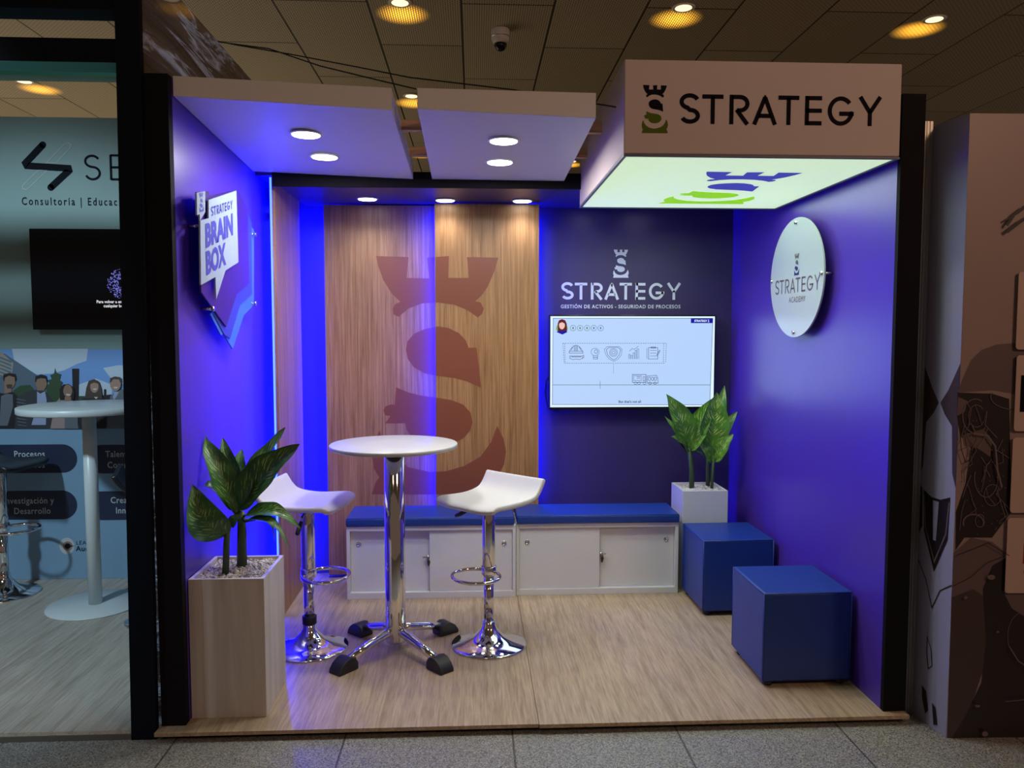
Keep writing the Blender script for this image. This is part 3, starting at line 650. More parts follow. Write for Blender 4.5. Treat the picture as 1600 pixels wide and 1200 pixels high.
# ================================================================== FURNITURE
# bar table
tb = empty('bar_table', (-0.366, 3.555, 0), 'round white topped bar table on a chrome column and four black tipped feet', 'table')
MB().lathe([(.285, .936), (.290, .939), (.290, .952), (.287, .955), (.1, .955)], M_top, n=72).build('tabletop', tb)
MB().lathe([(.045, .03), (.047, .04), (.047, .924), (.045, .926)], M_chrome, n=40).build('column', tb)
MB().lathe([(.13, .926), (.13, .932), (.06, .9355)], M_rubber, n=32).build('mounting_plate', tb)
for k, (fx, fy) in enumerate(((-.20, -.245), (.215, -.255), (-.19, .17), (.225, .165))):
    d = Vector((fx, fy, 0)); L = d.length; u = d.normalized()
    P = [u * .02 + Vector((0, 0, .085)), u * .07 + Vector((0, 0, .082)), u * (L * .6) + Vector((0, 0, .062)), u * (L - .02) + Vector((0, 0, .036))]
    leg = MB().tube(P, [.021, .021, .020, .018], M_chrome, 16).build('foot', tb)
    c = MB(); sd = Vector((-u.y, u.x, 0))
    prof = [(-.055, .0), (-.055, .030), (-.040, .050), (-.015, .060), (.012, .056), (.036, .040), (.052, .018), (.056, 0)]
    f = (u * L, u, Vector((0, 0, 1)), sd); c.poly(prof, f, M_rubber, -.036, .072)
    c.build('rubber_cap', leg, bevel=.006, seg=3)

# bar stools (local: front = +x, seat centre over the column)
def stool():
    t = empty('bar_stool', (0, 0, 0), '', 'stool', 'white bar stools')
    MB().lathe([(.176, .0), (.178, .004), (.172, .009), (.12, .020), (.07, .042), (.04, .075), (.030, .095), (.029, .112), (.024, .115)], M_chrome, n=64).build('base', t)
    MB().lathe([(.024, .10), (.024, .33)], M_chrome, n=28).build('lower_column', t)
    MB().lathe([(.029, .33), (.031, .333), (.031, .655), (.029, .66)], M_chrome, n=32).build('upper_column', t)
    ring = [(.0 + .085 + .105 * math.cos(a) - .0, .115 * math.sin(a), .345 + .0 * math.cos(a)) for a in [2 * PI * i / 40 for i in range(40)]]
    MB().tube(ring, .0085, M_chrome, 12, closed=True).lathe([(.033, .335), (.036, .34), (.036, .372), (.033, .376)], M_chrome, n=28).build('footrest_ring', t)
    MB().tube([(0, -.02, .65), (.01, -.09, .635), (.02, -.135, .615)], .006, M_chrome, 8).build('lever', t).location = (0, 0, 0)
    MB().tube([(.02, -.125, .62), (.024, -.16, .60), (.028, -.190, .585)], [.009, .011, .009], M_rubber, 10).build('lever_grip', t)
    MB().box(-.09, .09, -.09, .09, .655, .668, M_rubber).build('seat_plate', t, bevel=.004)
    prof = [(-.175, .785), (-.168, .772), (-.150, .742), (-.125, .712), (-.095, .697), (-.04, .690), (.03, .690), (.09, .693), (.135, .696), (.165, .690), (.182, .676)]
    vs, fs = [], []; nu = 12
    for i, (x, z) in enumerate(prof):
        for j in range(nu + 1):
            s = -1 + 2 * j / nu; w = .186 - .012 * math.exp(-((x) / .07) ** 2)
            zz = z + .010 * abs(s) ** 4 * (1 if x > -.12 else .2)
            xx = x
            # rounded corners at the front edge
            if i >= len(prof) - 2: xx -= .012 * abs(s) ** 6
            vs.append((xx, s * w, zz))
    n1 = nu + 1
    for i in range(len(prof) - 1):
        for j in range(nu): fs.append((i * n1 + j, (i + 1) * n1 + j, (i + 1) * n1 + j + 1, i * n1 + j + 1))
    s = MB().add(vs, fs, M_leather, True).build('seat', t)
    so_ = s.modifiers.new('thick', 'SOLIDIFY'); so_.thickness = .026; so_.offset = -1
    bv = s.modifiers.new('bev', 'BEVEL'); bv.width = .009; bv.segments = 3; bv.limit_method = 'ANGLE'; bv.angle_limit = R(50)
    sub = s.modifiers.new('sub', 'SUBSURF'); sub.levels = 1; sub.render_levels = 1
    return t
s1 = stool(); s1.location = (0.067, 3.568, 0); s1.rotation_euler = (0, 0, R(225)); s1['label'] = 'white bar stool in front of the storage bench, right of the bar table'
s2 = dup(s1); s2.location = (-0.765, 3.571, 0); s2.rotation_euler = (0, 0, R(-10)); s2['label'] = 'white bar stool between the tall planter and the bar table'
MB().lathe([(.0305, .113), (.0325, .115), (.0325, .150), (.0305, .152)], M_rubber, n=28).build('black_collar', s2)

# storage benches and cushions
def bench(x0, x1, y0, label, knobs, front_right):
    r_ = empty('storage_bench', ((x0 + x1) / 2, y0, 0), label, 'bench', 'white storage benches')
    H = .405; t = .018; y1 = 4.518
    mb = MB().box(x0, x1, y0, y1, .0, .035, M_mel).box(x0, x1, y0, y1, H - .026, H, M_mel).box(x0, x0 + t, y0, y1, .035, H - .026, M_mel).box(x1 - t, x1, y0, y1, .035, H - .026, M_mel).box(x0 + t, x1 - t, y1 - .008, y1, .035, H - .026, M_mel)
    loc_build(mb, 'carcass', r_, bevel=.0015)
    xm = (x0 + x1) / 2
    for k, (a, b) in enumerate(((x0 + t + .001, xm + .012), (xm - .012, x1 - t - .001))):
        front = (k == 1) == front_right
        yf = y0 + (.010 if front else .030)
        d = loc_build(MB().box(a, b, yf, yf + .016, .036, H - .028, M_mel), 'sliding_door', r_, bevel=.001)
        kx = a + .045 if k == 0 else b - .045
        if k == 0: kx = x0 + .062
        kb = MB().lathe([(.0135, 0), (.0135, -.003), (.010, -.0035), (.009, -.001)], M_steel, (kx, yf, H - .105), 24, axis='y'); ko = kb.build('finger_pull', d)
        if not front:
            lx = b - .034 if k == 0 else a + .034
            lk = MB().lathe([(.009, 0), (.009, -.012)], M_steel, (lx, yf, .225), 16, axis='y').box(lx - .028, lx + .028, yf - .018, yf - .013, .223, .229, M_steel).build('lock', d)
            MB().tube([(lx + .004, yf - .016, .22), (lx + .006, yf - .018, .20), (lx + .005, yf - .016, .178)], [.006, .009, .004], M_rubber, 8).build('key', lk)
    return r_
bench(-0.697, 0.2285, 4.215, 'white storage bench with sliding doors, left one, behind the bar table', 0, True)
bench(0.2315, 1.142, 4.235, 'white storage bench with sliding doors, right one, next to the blue ottomans', 0, False)
def cushion(x0, x1, y0, y1, label):
    o = MB().box(x0, x1, y0, y1, .4055, .452, M_blue).build('seat_cushion', bevel=.011, seg=3)
    mb = MB()
    for z in (.4085, .449): mb.tube([(x0 + .006, y0 + .004, z), (x1 - .006, y0 + .004, z), (x1 - .004, y1 - .004, z), (x0 + .004, y1 - .004, z)], .0028, M_blue, 6, closed=True)
    mb.build('piping', o); return tag(o, label, 'cushion', 'blue bench cushions')
cushion(-0.699, 0.222, 4.205, 4.515, 'long blue cushion on the left storage bench')
cushion(0.234, 1.145, 4.222, 4.515, 'long blue cushion on the right storage bench')

# ottomans
def ottoman(x0, y0, label, rz):
    r_ = empty('ottoman', (x0 + .187, y0 + .187, 0), label, 'ottoman', 'blue cube ottomans', rz); w = .187
    MB().box(-w, w, -w, w, .022, .397, M_blue).build('body', r_, bevel=.012, seg=3)
    mb = MB()
    for z in (.392,): mb.tube([(-w + .003, -w + .003, z), (w - .003, -w + .003, z), (w - .003, w - .003, z), (-w + .003, w - .003, z)], .0035, M_blue, 6, closed=True)
    for sx in (-1, 1):
        for sy in (-1, 1): mb.tube([(sx * (w - .003), sy * (w - .003), .03), (sx * (w - .003), sy * (w - .003), .392)], .0032, M_blue, 6)
    mb.build('seam', r_)
    for sx in (-1, 1):
        for sy in (-1, 1): MB().lathe([(.018, 0), (.02, .003), (.02, .024)], M_rubber, (sx * (w - .035), sy * (w - .035), 0), 16).build('foot', r_)
    return r_
ottoman(1.180, 3.062, 'blue cube ottoman nearest the front of the booth', R(.5))
ottoman(1.170, 3.875, 'blue cube ottoman in front of the small planter', R(1.0))

# planters with dieffenbachia
def leaf(mb_root, base, tip, width, arch, face, mt, fold=.25, bend=0.0, petiole=None, curl=0.0):
    """base, tip: points; face: direction the upper side looks to; arch: sag of the midrib; bend: sideways bow"""
    b = Vector(base); t = Vector(tip); ax = (t - b); L = ax.length; ax.normalize(); f = Vector(face); f = (f - ax * f.dot(ax)).normalized(); s = ax.cross(f)
    nv, nu = 18, 8; vs, uvs, fs = [], [], []
    for i in range(nv + 1):
        v_ = i / nv; wv = width * (math.sin(PI * min(1, v_ ** .80)) ** .78) * (1 - .25 * v_) * 1.12 if 0 < v_ < 1 else .002
        mid = b + ax * L * v_ + f * (arch * math.sin(PI * v_)) + s * (bend * math.sin(PI * v_)) - f * curl * max(0, v_ - .55) ** 2
        for j in range(nu + 1):
            u_ = -1 + 2 * j / nu
            wav = .035 * width * math.sin(v_ * 17 + u_ * 2) * abs(u_)
            pv = mid + s * (u_ * wv * .5) + f * (abs(u_) ** 1.3 * wv * fold + wav); pv.x = min(max(pv.x, -1.066), 1.566); vs.append(pv); uvs.append((u_, v_))
    n1 = nu + 1
    for i in range(nv):
        for j in range(nu): fs.append((i * n1 + j, i * n1 + j + 1, (i + 1) * n1 + j + 1, (i + 1) * n1 + j))
    m = MB().add(vs, fs, mt, True, uvs)
    if petiole is not None:
        p0 = Vector(petiole); m.tube([p0, (p0 * .5 + b * .5) + f * -.004, b, b + ax * L * .25 + f * (arch * .7) - f * .002], [.0075, .006, .0048, .002], M_stem, 8)
    o = m.build('leaf', mb_root); o.location = -Vector(mb_root.location); return o
def planter(x0, x1, y0, y1, h, label, stems, leaves, lm, bm):
    r_ = empty('potted_plant', ((x0 + x1) / 2, (y0 + y1) / 2, 0), label, 'potted plant', 'variegated plants in square white planters')
    t = .014
    mb = MB().box(x0, x1, y0, y0 + t, 0, h, bm).box(x0, x1, y1 - t, y1, 0, h, bm).box(x0, x0 + t, y0 + t, y1 - t, 0, h, bm).box(x1 - t, x1, y0 + t, y1 - t, 0, h, bm).box(x0 + t, x1 - t, y0 + t, y1 - t, .02, .04, bm).box(x0 + t, x1 - t, y0 + t, y1 - t, h - .06, h - .022, M_peb)
    loc_build(mb, 'planter_box', r_, bevel=.0012)
    g = MB(); rnd = random.Random(3)
    ico = [(0, 0, 1), (.89, 0, .45), (.28, .85, .45), (-.72, .53, .45), (-.72, -.53, .45), (.28, -.85, .45), (.72, .53, -.45), (-.28, .85, -.45), (-.89, 0, -.45), (-.28, -.85, -.45), (.72, -.53, -.45), (0, 0, -1)]
    icf = [(0, 1, 2), (0, 2, 3), (0, 3, 4), (0, 4, 5), (0, 5, 1), (1, 6, 2), (2, 7, 3), (3, 8, 4), (4, 9, 5), (5, 10, 1), (6, 7, 2), (7, 8, 3), (8, 9, 4), (9, 10, 5), (10, 6, 1), (11, 7, 6), (11, 8, 7), (11, 9, 8), (11, 10, 9), (11, 6, 10)]
    for i in range(1500):
        s = rnd.uniform(.003, .0065); cx = rnd.uniform(x0 + t + s, x1 - t - s); cy = rnd.uniform(y0 + t + s, y1 - t - s); cz_ = h - .020 + rnd.uniform(0, .010); a = rnd.uniform(0, 6.28)
        sx, sy, sz = s * rnd.uniform(.8, 1.4), s * rnd.uniform(.7, 1.2), s * rnd.uniform(.6, 1)
        g.add([(cx + (p[0] * math.cos(a) - p[1] * math.sin(a)) * sx, cy + (p[0] * math.sin(a) + p[1] * math.cos(a)) * sy, cz_ + p[2] * sz) for p in ico], icf, M_peb, True)
    go = loc_build(g, 'gravel', r_); go['kind'] = 'stuff'
    for pts, rad in stems: loc_build(MB().tube(pts, rad, M_stem, 12), 'stem', r_)
    for L in leaves: leaf(r_, **L, mt=lm)
    return r_
# left planter, plant plane around y = 3.06
x0, x1, y0, y1, h = -1.072, -0.792, 2.915, 3.225, .537
def PL(px, y): return at(px[0], px[1], 1, y)
b1 = PL((352, 895), 3.02); b2 = PL((378, 880), 3.12); b1.z = b2.z = h - .03
st1 = [b1, PL((354, 850), 3.02), PL((357, 812), 3.02)]; st2 = [b2, PL((378, 830), 3.11), PL((377, 800), 3.11)]
lv = []
def A_(base, tip, yb, yt, width, arch, face, **k):
    lv.append(dict(base=PL(base, yb), tip=PL(tip, yt), width=width, arch=arch, face=face, **k))
n1_ = PL((355, 815), 3.02); n2_ = PL((377, 805), 3.11)
A_((352, 838), (300, 757), 3.02, 2.95, .135, .030, (.35, -1, .35), petiole=st1[1], bend=-.035)         # big dark front leaf
A_((372, 800), (446, 668), 3.11, 3.20, .115, .01, (-.7, -.75, .1), petiole=n2_)                      # upright, tip up right
A_((374, 795), (468, 694), 3.10, 3.05, .145, .012, (-.45, -.9, .3), petiole=n2_, bend=-.012)            # broad, tip to the right
A_((368, 800), (313, 676), 3.11, 3.12, .100, .02, (.55, -.8, .25), petiole=n2_, curl=.1)
A_((372, 790), (348, 684), 3.14, 3.20, .085, .02, (.2, -1, .2), petiole=n2_)
A_((374, 780), (378, 702), 3.16, 3.24, .085, .02, (-.1, -1, .2), petiole=n2_)
A_((370, 806), (296, 752), 3.11, 3.14, .075, .035, (.3, -.2, 1), petiole=n2_)
A_((360, 820), (296, 822), 3.04, 3.12, .050, .015, (0, .2, 1), petiole=n1_)
A_((382, 806), (468, 812), 3.10, 3.08, .080, .030, (-.1, -.55, 1), petiole=n2_, curl=.25)
A_((382, 815), (452, 834), 3.08, 3.00, .050, .028, (0, -.2, 1), petiole=n2_, curl=.3)
A_((384, 812), (428, 846), 3.12, 3.16, .060, .045, (.3, -.2, 1), petiole=n2_)
A_((362, 822), (376, 803), 3.00, 2.98, .045, .006, (-.5, -1, .2), petiole=n1_)
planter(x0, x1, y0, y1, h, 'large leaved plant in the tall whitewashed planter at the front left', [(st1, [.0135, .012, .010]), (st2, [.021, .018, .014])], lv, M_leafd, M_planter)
# right planter
x0, x1, y0, y1, h = 1.178, 1.435, 4.285, 4.545, .568
b1 = PL((1081, 757), 4.42); b2 = PL((1112, 760), 4.40); b3 = PL((1106, 755), 4.48); b1.z = b2.z = b3.z = h - .03
t1 = PL((1077, 700), 4.42); t2 = PL((1115, 715), 4.40); t3 = PL((1106, 712), 4.48)
lv = []
A_((1075, 702), (1041, 616), 4.42, 4.36, .155, .012, (.25, -1, .25), petiole=t1, bend=.012)
A_((1078, 700), (1115, 622), 4.43, 4.46, .120, .012, (-.3, -1, .3), petiole=t1, bend=-.01)
A_((1110, 700), (1120, 613), 4.43, 4.42, .165, .014, (-.05, -1, .3), petiole=t2)
A_((1114, 690), (1132, 602), 4.46, 4.48, .085, .01, (-.2, -1, .2), petiole=t2)
A_((1112, 702), (1152, 643), 4.42, 4.42, .085, .012, (-.5, -.8, .3), petiole=t2)
A_((1072, 705), (1038, 650), 4.44, 4.45, .060, .012, (.5, -.8, .4), petiole=t1)
A_((1072, 706), (1048, 682), 4.40, 4.32, .090, .016, (.2, -.6, .8), petiole=t1)
A_((1112, 722), (1090, 688), 4.40, 4.36, .085, .010, (.4, -.9, .3), petiole=t2)
A_((1117, 722), (1146, 678), 4.40, 4.36, .095, .018, (-.5, -.7, .5), petiole=t2)
A_((1080, 704), (1104, 678), 4.40, 4.34, .050, .008, (-.4, -.8, .4), petiole=t1)
A_((1084, 704), (1102, 718), 4.44, 4.46, .035, .008, (0, -.4, 1), petiole=t1)
planter(x0, x1, y0, y1, h, 'bright green variegated plant in the small planter in the right corner', [([b1, (b1 + t1) / 2 + Vector((.006, 0, 0)), t1], [.016, .014, .013]), ([b2, (b2 + t2) / 2, t2], [.0095, .009, .008]), ([b3, (b3 + t3) / 2, t3], [.0125, .012, .010])], lv, M_leaf, M_mel)

# ================================================================== ABOVE THE BOOTH
for px, lb in (((625, 4), 'ceiling lamp with yellow glow, top middle above the left canopy box'), ((1068, 12), 'ceiling lamp with yellow glow above the company name box'), ((1460, 30), 'rightmost ceiling lamp with yellow glow'),
               ((643, 150), 'ceiling lamp seen in the gap between the two canopy boxes'), ((38, 127), 'ceiling lamp seen through the neighbouring booth frame, far left'), ((655, 236), 'farthest ceiling lamp low in the gap between the canopy boxes'), ((893, 252), 'far ceiling lamp behind the middle canopy box corner')):
    p = at(*px, 2, 3.595)
    t = empty('ceiling_lamp', (p.x, p.y, 3.6), lb, 'ceiling lamp', 'warm lamps in the hall ceiling')
    MB().lathe([(.070, -.001), (.078, -.006), (.066, -.012), (.055, -.008)], M_lampb, n=32).build('rim', t)
    MB().lathe([(.055, -.009), (.03, -.016), (.01, -.018)], M_hlamp, n=32).build('lens', t)
    g_ = MB().lathe([(.20, -.0003), (.19, -.0005), (.05, -.0006)], M_glow, n=48, smooth=False).build('painted_mesh_glow', t); g_.location = (0, .20 if p.y < 6.5 else .24, -.0001)
    light('SPOT', 'hall_lamp_light', (0, 0, -.03), 40, (1.0, .66, .40), parent=t, spot_size=R(95), spot_blend=.6, shadow_soft_size=.05)
# dome camera
p = at(782, 47, 2, 3.595)
dc = empty('dome_camera', (p.x, p.y, 3.6), 'small white dome security camera on the ceiling', 'security camera')
MB().lathe([(.062, -.001), (.066, -.01), (.066, -.05), (.060, -.085), (.045, -.10)], M_white, n=36).build('housing', dc)
MB().lathe([(.044, -.100), (.043, -.118), (.030, -.140), (.010, -.150)], M_bezel, n=32).build('lens_dome', dc)
MB().lathe([(.064, -.050), (.0675, -.052), (.0675, -.056), (.064, -.058)], M_steel, n=36).build('seam_ring', dc)
# wrapped partition behind the left wall
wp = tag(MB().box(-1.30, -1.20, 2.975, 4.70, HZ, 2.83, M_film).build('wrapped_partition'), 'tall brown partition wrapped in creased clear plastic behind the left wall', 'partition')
# black cables
def cable(pts, r, label):
    mb = MB().tube([at(x, y, 1, d) for x, y, d in pts], r, M_rubber, 6)
    return tag(mb.build('suspension_cable'), label, 'cable', 'thin black cables over the booth')
cable([(338, 64, 4.1), (368, 70, 4.05), (450, 84, 3.9), (560, 105, 3.7), (640, 121, 3.5), (800, 140, 3.4), (905, 158, 3.1), (967, 168, 2.95)], .003, 'thin black cable running from the wrapped partition to the company name box')
cable([(338, 65, 4.1), (420, 76, 3.95), (500, 103, 3.7), (590, 125, 3.5), (650, 139, 3.3)], .003, 'thin black cable sagging onto the middle canopy box')

# ================================================================== NEIGHBOURING BOOTH, LEFT
nf = empty('booth_portal', (-1.21, 2.83, HZ), 'blue black post and beam frame of the neighbouring booth', 'booth frame')
loc_build(MB().hexa([(-1.262, 2.832, HZ), (-1.172, 2.832, HZ), (-1.172, 2.86, HZ), (-1.262, 2.86, HZ), (-1.230, 2.832, 3.2), (-1.150, 2.832, 3.2), (-1.150, 2.86, 3.2), (-1.230, 2.86, 3.2)], M_post), 'post', nf, bevel=.001)
zb0, zb1 = at(90, 97, 1, 2.861).z, at(90, 59, 1, 2.861).z; zc0 = at(90, 13, 1, 2.861).z
bm = loc_build(MB().box(-4.6, -1.20, 2.861, 2.966, zb0 + .002, zb1, M_post), 'beam', nf)
o = MB().box(-4.6, -1.20, 2.8615, 2.9655, zb0, zb0 + .0015, M_teal).build('underside_board', bm); o['label'] = 'dark green underside board'
loc_build(MB().box(-4.6, -1.20, 2.861, 2.966, zc0, zc0 + .12, M_post), 'beam', nf)
o = loc_build(MB().box(-4.6, -1.33, 4.40, 4.5, 2.84, 2.93, M_teal), 'rear_beam', nf); o['label'] = 'dark green rear beam'
pf2 = empty('neighbour_platform', (-3, 2.85, HZ), 'greyish laminate floor of the neighbouring booth on the left', 'platform')
loc_build(MB().box(-5.0, -1.264, 2.84, 4.75, -0.014, 0.0, M_floor2), 'floor_board', pf2)
loc_build(MB().box(-5.0, -1.264, 2.836, 4.75, HZ + .001, -0.0145, M_alu), 'edge_profile', pf2)
NY = 4.66
zt, z5, z6, z0_ = at(0, 182, 1, NY).z, at(0, 546, 1, NY).z, at(0, 668, 1, NY).z, 0.001
wn = struct(MB().box(-5.0, -1.305, NY, NY + .08, z0_, zt, M_nup).build('wall_neighbour'))
fn = frame((0, NY - .001, 0), (1, 0, 0), (0, 0, 1), (0, -1, 0))
def N_(x, y, yy=NY): p = at(x, y, 1, yy); return (p.x, p.z)
mb = MB().poly([(-5, z0_), (-1.306, z0_), (-1.306, z6), (-5, z6)], fn, M_nlow)
o = mb.build('lower_print', wn); o['label'] = 'steel blue lower part of the wall'
mb = MB()
for (xa, xb, ya, yb) in ((-60, 120, 694, 740), (137, 320, 694, 740), (-60, 120, 766, 813), (137, 320, 766, 813)):
    a = N_(xa, yb); b = N_(xb, ya); mb.poly(rrect(a[0], b[0], a[1], b[1], (b[1] - a[1]) / 2 - .001, 8), fn, M_npill, .0006)
for body, x, y, al in (('Procesos', 22, 714, 'LEFT'), ('Certificados', 5, 731, 'LEFT'), ('Talento', 165, 714, 'LEFT'), ('Competencias', 168, 731, 'LEFT'), ('Investigación y', 6, 787, 'LEFT'), ('Desarrollo', 22, 803, 'LEFT'), ('Creatividad', 173, 786, 'LEFT'), ('Innovación', 181, 802, 'LEFT')):
    q = N_(x, y); text_mesh(mb, body, fn, .052, M_ngrey, q[0], q[1], al, w=.0012, squash=.86, spacing=1.08, bold=.0006)
mb.build('pill_lettering', wn)
# emblem and name
mb = MB()
def NL(pts): return [N_(x / 4, y / 4) for x, y in pts]
mb.stroke(NL([(268, 905), (160, 1020), (168, 1036), (428, 1052), (432, 1066), (318, 1172)]), fn, .038, M_nink, .0006)
for (x, y) in ((268, 905), (318, 1172)): c_ = N_(x / 4, y / 4); mb.poly(arc(c_[0], c_[1], .019, .019, 0, 360, 20)[:-1], fn, M_nink, .0006)
mb.stroke(NL([(292, 1016), (405, 900), (425, 892), (444, 905), (440, 925), (352, 1018)]), fn, .004, M_ngrey, .0006, closed=True)
mb.stroke(NL([(296, 1064), (240, 1064), (142, 1160), (142, 1178), (160, 1186), (176, 1180)]), fn, .004, M_ngrey, .0006, closed=True)
q = N_(157, 281); h = N_(157, 242)[1] - q[1]
S_ = MB(); 
q = N_(132, 281)
mb.stroke([(q[0] + x * h, q[1] + y * h) for x, y in arc(.33, .745, .27, .22, 25, 268, 18)[:-1] + arc(.34, .27, .28, .245, 92, -158, 20)], fn, .013, M_nink, .0006)
q = N_(174, 281)
for pts in ([(0, 0), (0, 1)], [(0, .02), (.5, .02)], [(0, .5), (.45, .5)], [(0, .98), (.5, .98)]): mb.stroke([(q[0] + x * h, q[1] + y * h) for x, y in pts], fn, .013, M_nink, .0006)
q = N_(34, 320); text_mesh(mb, 'Consultoría | Educación', fn, .062, M_nink, q[0], q[1], w=.0006, squash=.72, spacing=1.38, bold=.0008)
q = N_(119, 851); text_mesh(mb, 'LEAD', fn, .034, M_nink, q[0], q[1], w=.0012, spacing=1.1)
q = N_(119, 861); text_mesh(mb, 'Auditor', fn, .044, M_nink, q[0], q[1], w=.0012, spacing=1.05, bold=.0008)
c_ = N_(105, 853); mb.poly(arc(c_[0], c_[1], .044, .050, 0, 360, 28)[:-1], fn, M_ngrey, .0012); mb.poly(arc(c_[0] + .004, c_[1], .028, .028, 0, 360, 24)[:-1], fn, PC['skin'], .0016); mb.poly(arc(c_[0] + .004, c_[1], .017, .017, 0, 360, 24)[:-1], fn, M_nink, .002)
mb.poly([(c_[0] + .004, c_[1] + .006), (c_[0] + .004, c_[1] - .006), (c_[0] + .05, c_[1])], fn, M_nink, .0022)
mb.build('wall_lettering', wn)
# neighbour television
a = N_(45, 357, 4.60); b = N_(50, 515, 4.60)
nt_ = empty('television', (-2.2, 4.6, b[1]), 'dark television with a violet dotted ring on the neighbouring booth wall', 'television')
loc_build(MB().box(a[0], -1.45, 4.60, 4.64, b[1], a[1], M_ntv), 'housing', nt_, bevel=.002)
loc_build(MB().box(a[0] + .3, -1.9, 4.64, NY - .002, b[1] + .15, a[1] - .15, M_bezel), 'wall_bracket', nt_)
ft = frame((0, 4.5985, 0), (1, 0, 0), (0, 0, 1), (0, -1, 0)); mb = MB(); rnd = random.Random(5); c_ = N_(192, 443, 4.60)
for i in range(420):
    r0 = rnd.uniform(.025, .088); an = rnd.uniform(0, 2 * PI); d_ = rnd.uniform(.0012, .0028); x, y = c_[0] + r0 * math.cos(an), c_[1] + r0 * math.sin(an)
    mb.poly([(x - d_, y - d_), (x + d_, y - d_), (x + d_, y + d_), (x - d_, y + d_)], ft, M_nglow)
q = N_(151, 473.5, 4.60); text_mesh(mb, 'Para volver a encender pulse', ft, .023, M_ntext, q[0], q[1], bold=.0006, squash=.95)
q = N_(162, 480, 4.60); text_mesh(mb, 'cualquier botón', ft, .023, M_ntext, q[0], q[1], bold=.0006, squash=.95)
loc_build(mb, 'screen_picture', nt_)
# group photograph strip printed on the wall
ph = empty('group_photo_print', (-2.6, NY, z6), 'printed photo strip of five people outdoors on the neighbouring wall', 'wall print')
fp = frame((0, NY - .002, 0), (1, 0, 0), (0, 0, 1), (0, -1, 0)); mb = MB(); lay = [0.0]
def G(pts, k, d=.00025):
    lay[0] += d; mb.poly([N_(x / 8, 560 + y / 8, NY - .002) for x, y in pts], fp, PC[k], lay[0])
mb.poly([(-4.2, z6), (-1.4, z6), (-1.4, z5), (-4.2, z5)], fp, PC['sky'], 0)
G([(150, -120), (1100, -120), (1080, 30), (960, 70), (800, 150), (640, 190), (450, 200), (300, 110), (180, 40)], 'cloud'); G([(1290, 120), (1480, 85), (1700, 100), (1700, 300), (1450, 330), (1350, 200)], 'cloud'); G([(980, 330), (1200, 250), (1400, 330), (1400, 500), (980, 500)], 'cloud')
G([(-1200, -100), (60, -60), (460, 205), (620, 330), (620, 560), (-1200, 560)], 'build'); G([(-1200, -100), (20, -80), (170, 60), (150, 190), (-20, 240), (-1200, 240)], 'stripe')
for i in range(6): G([(-100, -60 + i * 45), (-100, -45 + i * 45), (150, 90 + i * 45 - 30), (140, 60 + i * 45 - 30)], 'build')
G([(560, 540), (590, 400), (560, 360), (620, 320), (600, 270), (650, 260), (630, 210), (680, 190), (690, 120), (710, 180), (770, 200), (750, 270), (790, 300), (760, 360), (800, 420), (800, 540)], 'green')
G([(150, 560), (170, 400), (260, 340), (380, 330), (450, 420), (450, 560)], 'green'); G([(970, 540), (990, 470), (1060, 470), (1100, 540)], 'green')
G([(905, 128), (990, 128), (985, 560), (915, 560)], 'chim'); G([(1303, 385), (1330, 385), (1330, 530), (1303, 530)], 'chim'); G([(1260, 540), (1270, 460), (1400, 450), (1400, 560)], 'suit')
def ell(cx, cy, rx, ry): return arc(cx, cy, rx, ry, 0, 360, 22)[:-1]
B_ = 875
# five people, left to right
G([(-250, B_), (-260, 480), (-60, 420), (60, 440), (170, 420), (330, 560), (330, B_)], 'suit'); G([(20, 470), (90, 440), (165, 450), (170, 600), (100, 840), (0, 840)], 'grey'); G([(60, 440), (150, 420), (150, 330), (60, 330)], 'skin'); G(ell(125, 285, 72, 95), 'skin'); G([(45, 250), (50, 200), (120, 182), (200, 195), (215, 260), (195, 290), (190, 235), (120, 215), (70, 240), (60, 300)], 'hair'); G([(85, 330), (125, 320), (165, 330), (150, 375), (100, 375)], 'hairb')
G([(190, B_), (230, 480), (330, 420), (450, 390), (560, 400), (660, 520), (680, B_)], 'jacket'); G([(470, 410), (510, 440), (570, 410), (590, 520), (580, 830), (400, 830), (470, 600)], 'shirt'); G([(470, 400), (565, 400), (555, 330), (480, 330)], 'skin'); G(ell(525, 300, 70, 100), 'skin'); G([(447, 290), (450, 225), (520, 200), (585, 215), (602, 280), (590, 300), (580, 255), (520, 245), (470, 260), (460, 300)], 'hair')
for i in range(9): G([(215 + i * 2, 500 + i * 40), (330 + i * 2, 520 + i * 40), (330 + i * 2, 530 + i * 40), (215 + i * 2, 512 + i * 40)], 'grey')
G([(640, B_), (700, 560), (760, 490), (860, 490), (960, 560), (990, B_)], 'pink'); G([(760, 520), (755, 380), (800, 325), (870, 318), (930, 360), (945, 450), (930, 520)], 'hair'); G(ell(858, 405, 56, 80), 'skin'); G([(820, 480), (900, 480), (900, 540), (820, 540)], 'skin'); G([(835, 440), (895, 445), (885, 465), (845, 462)], 'smile'); G([(820, 640), (980, 600), (985, B_), (820, B_)], 'grey')
G([(990, B_), (1010, 520), (1100, 480), (1290, 480), (1340, 560), (1340, B_)], 'suit'); G([(1070, 500), (1090, 370), (1120, 280), (1190, 257), (1245, 285), (1275, 370), (1290, 500)], 'hairb'); G(ell(1192, 350, 52, 78), 'skin2'); G([(1120, 330), (1130, 290), (1190, 270), (1245, 295), (1250, 320), (1190, 300)], 'hairb'); G([(1170, 375), (1225, 372), (1215, 392), (1185, 394)], 'smile'); G([(1185, 480), (1240, 480), (1215, 505)], 'smile')
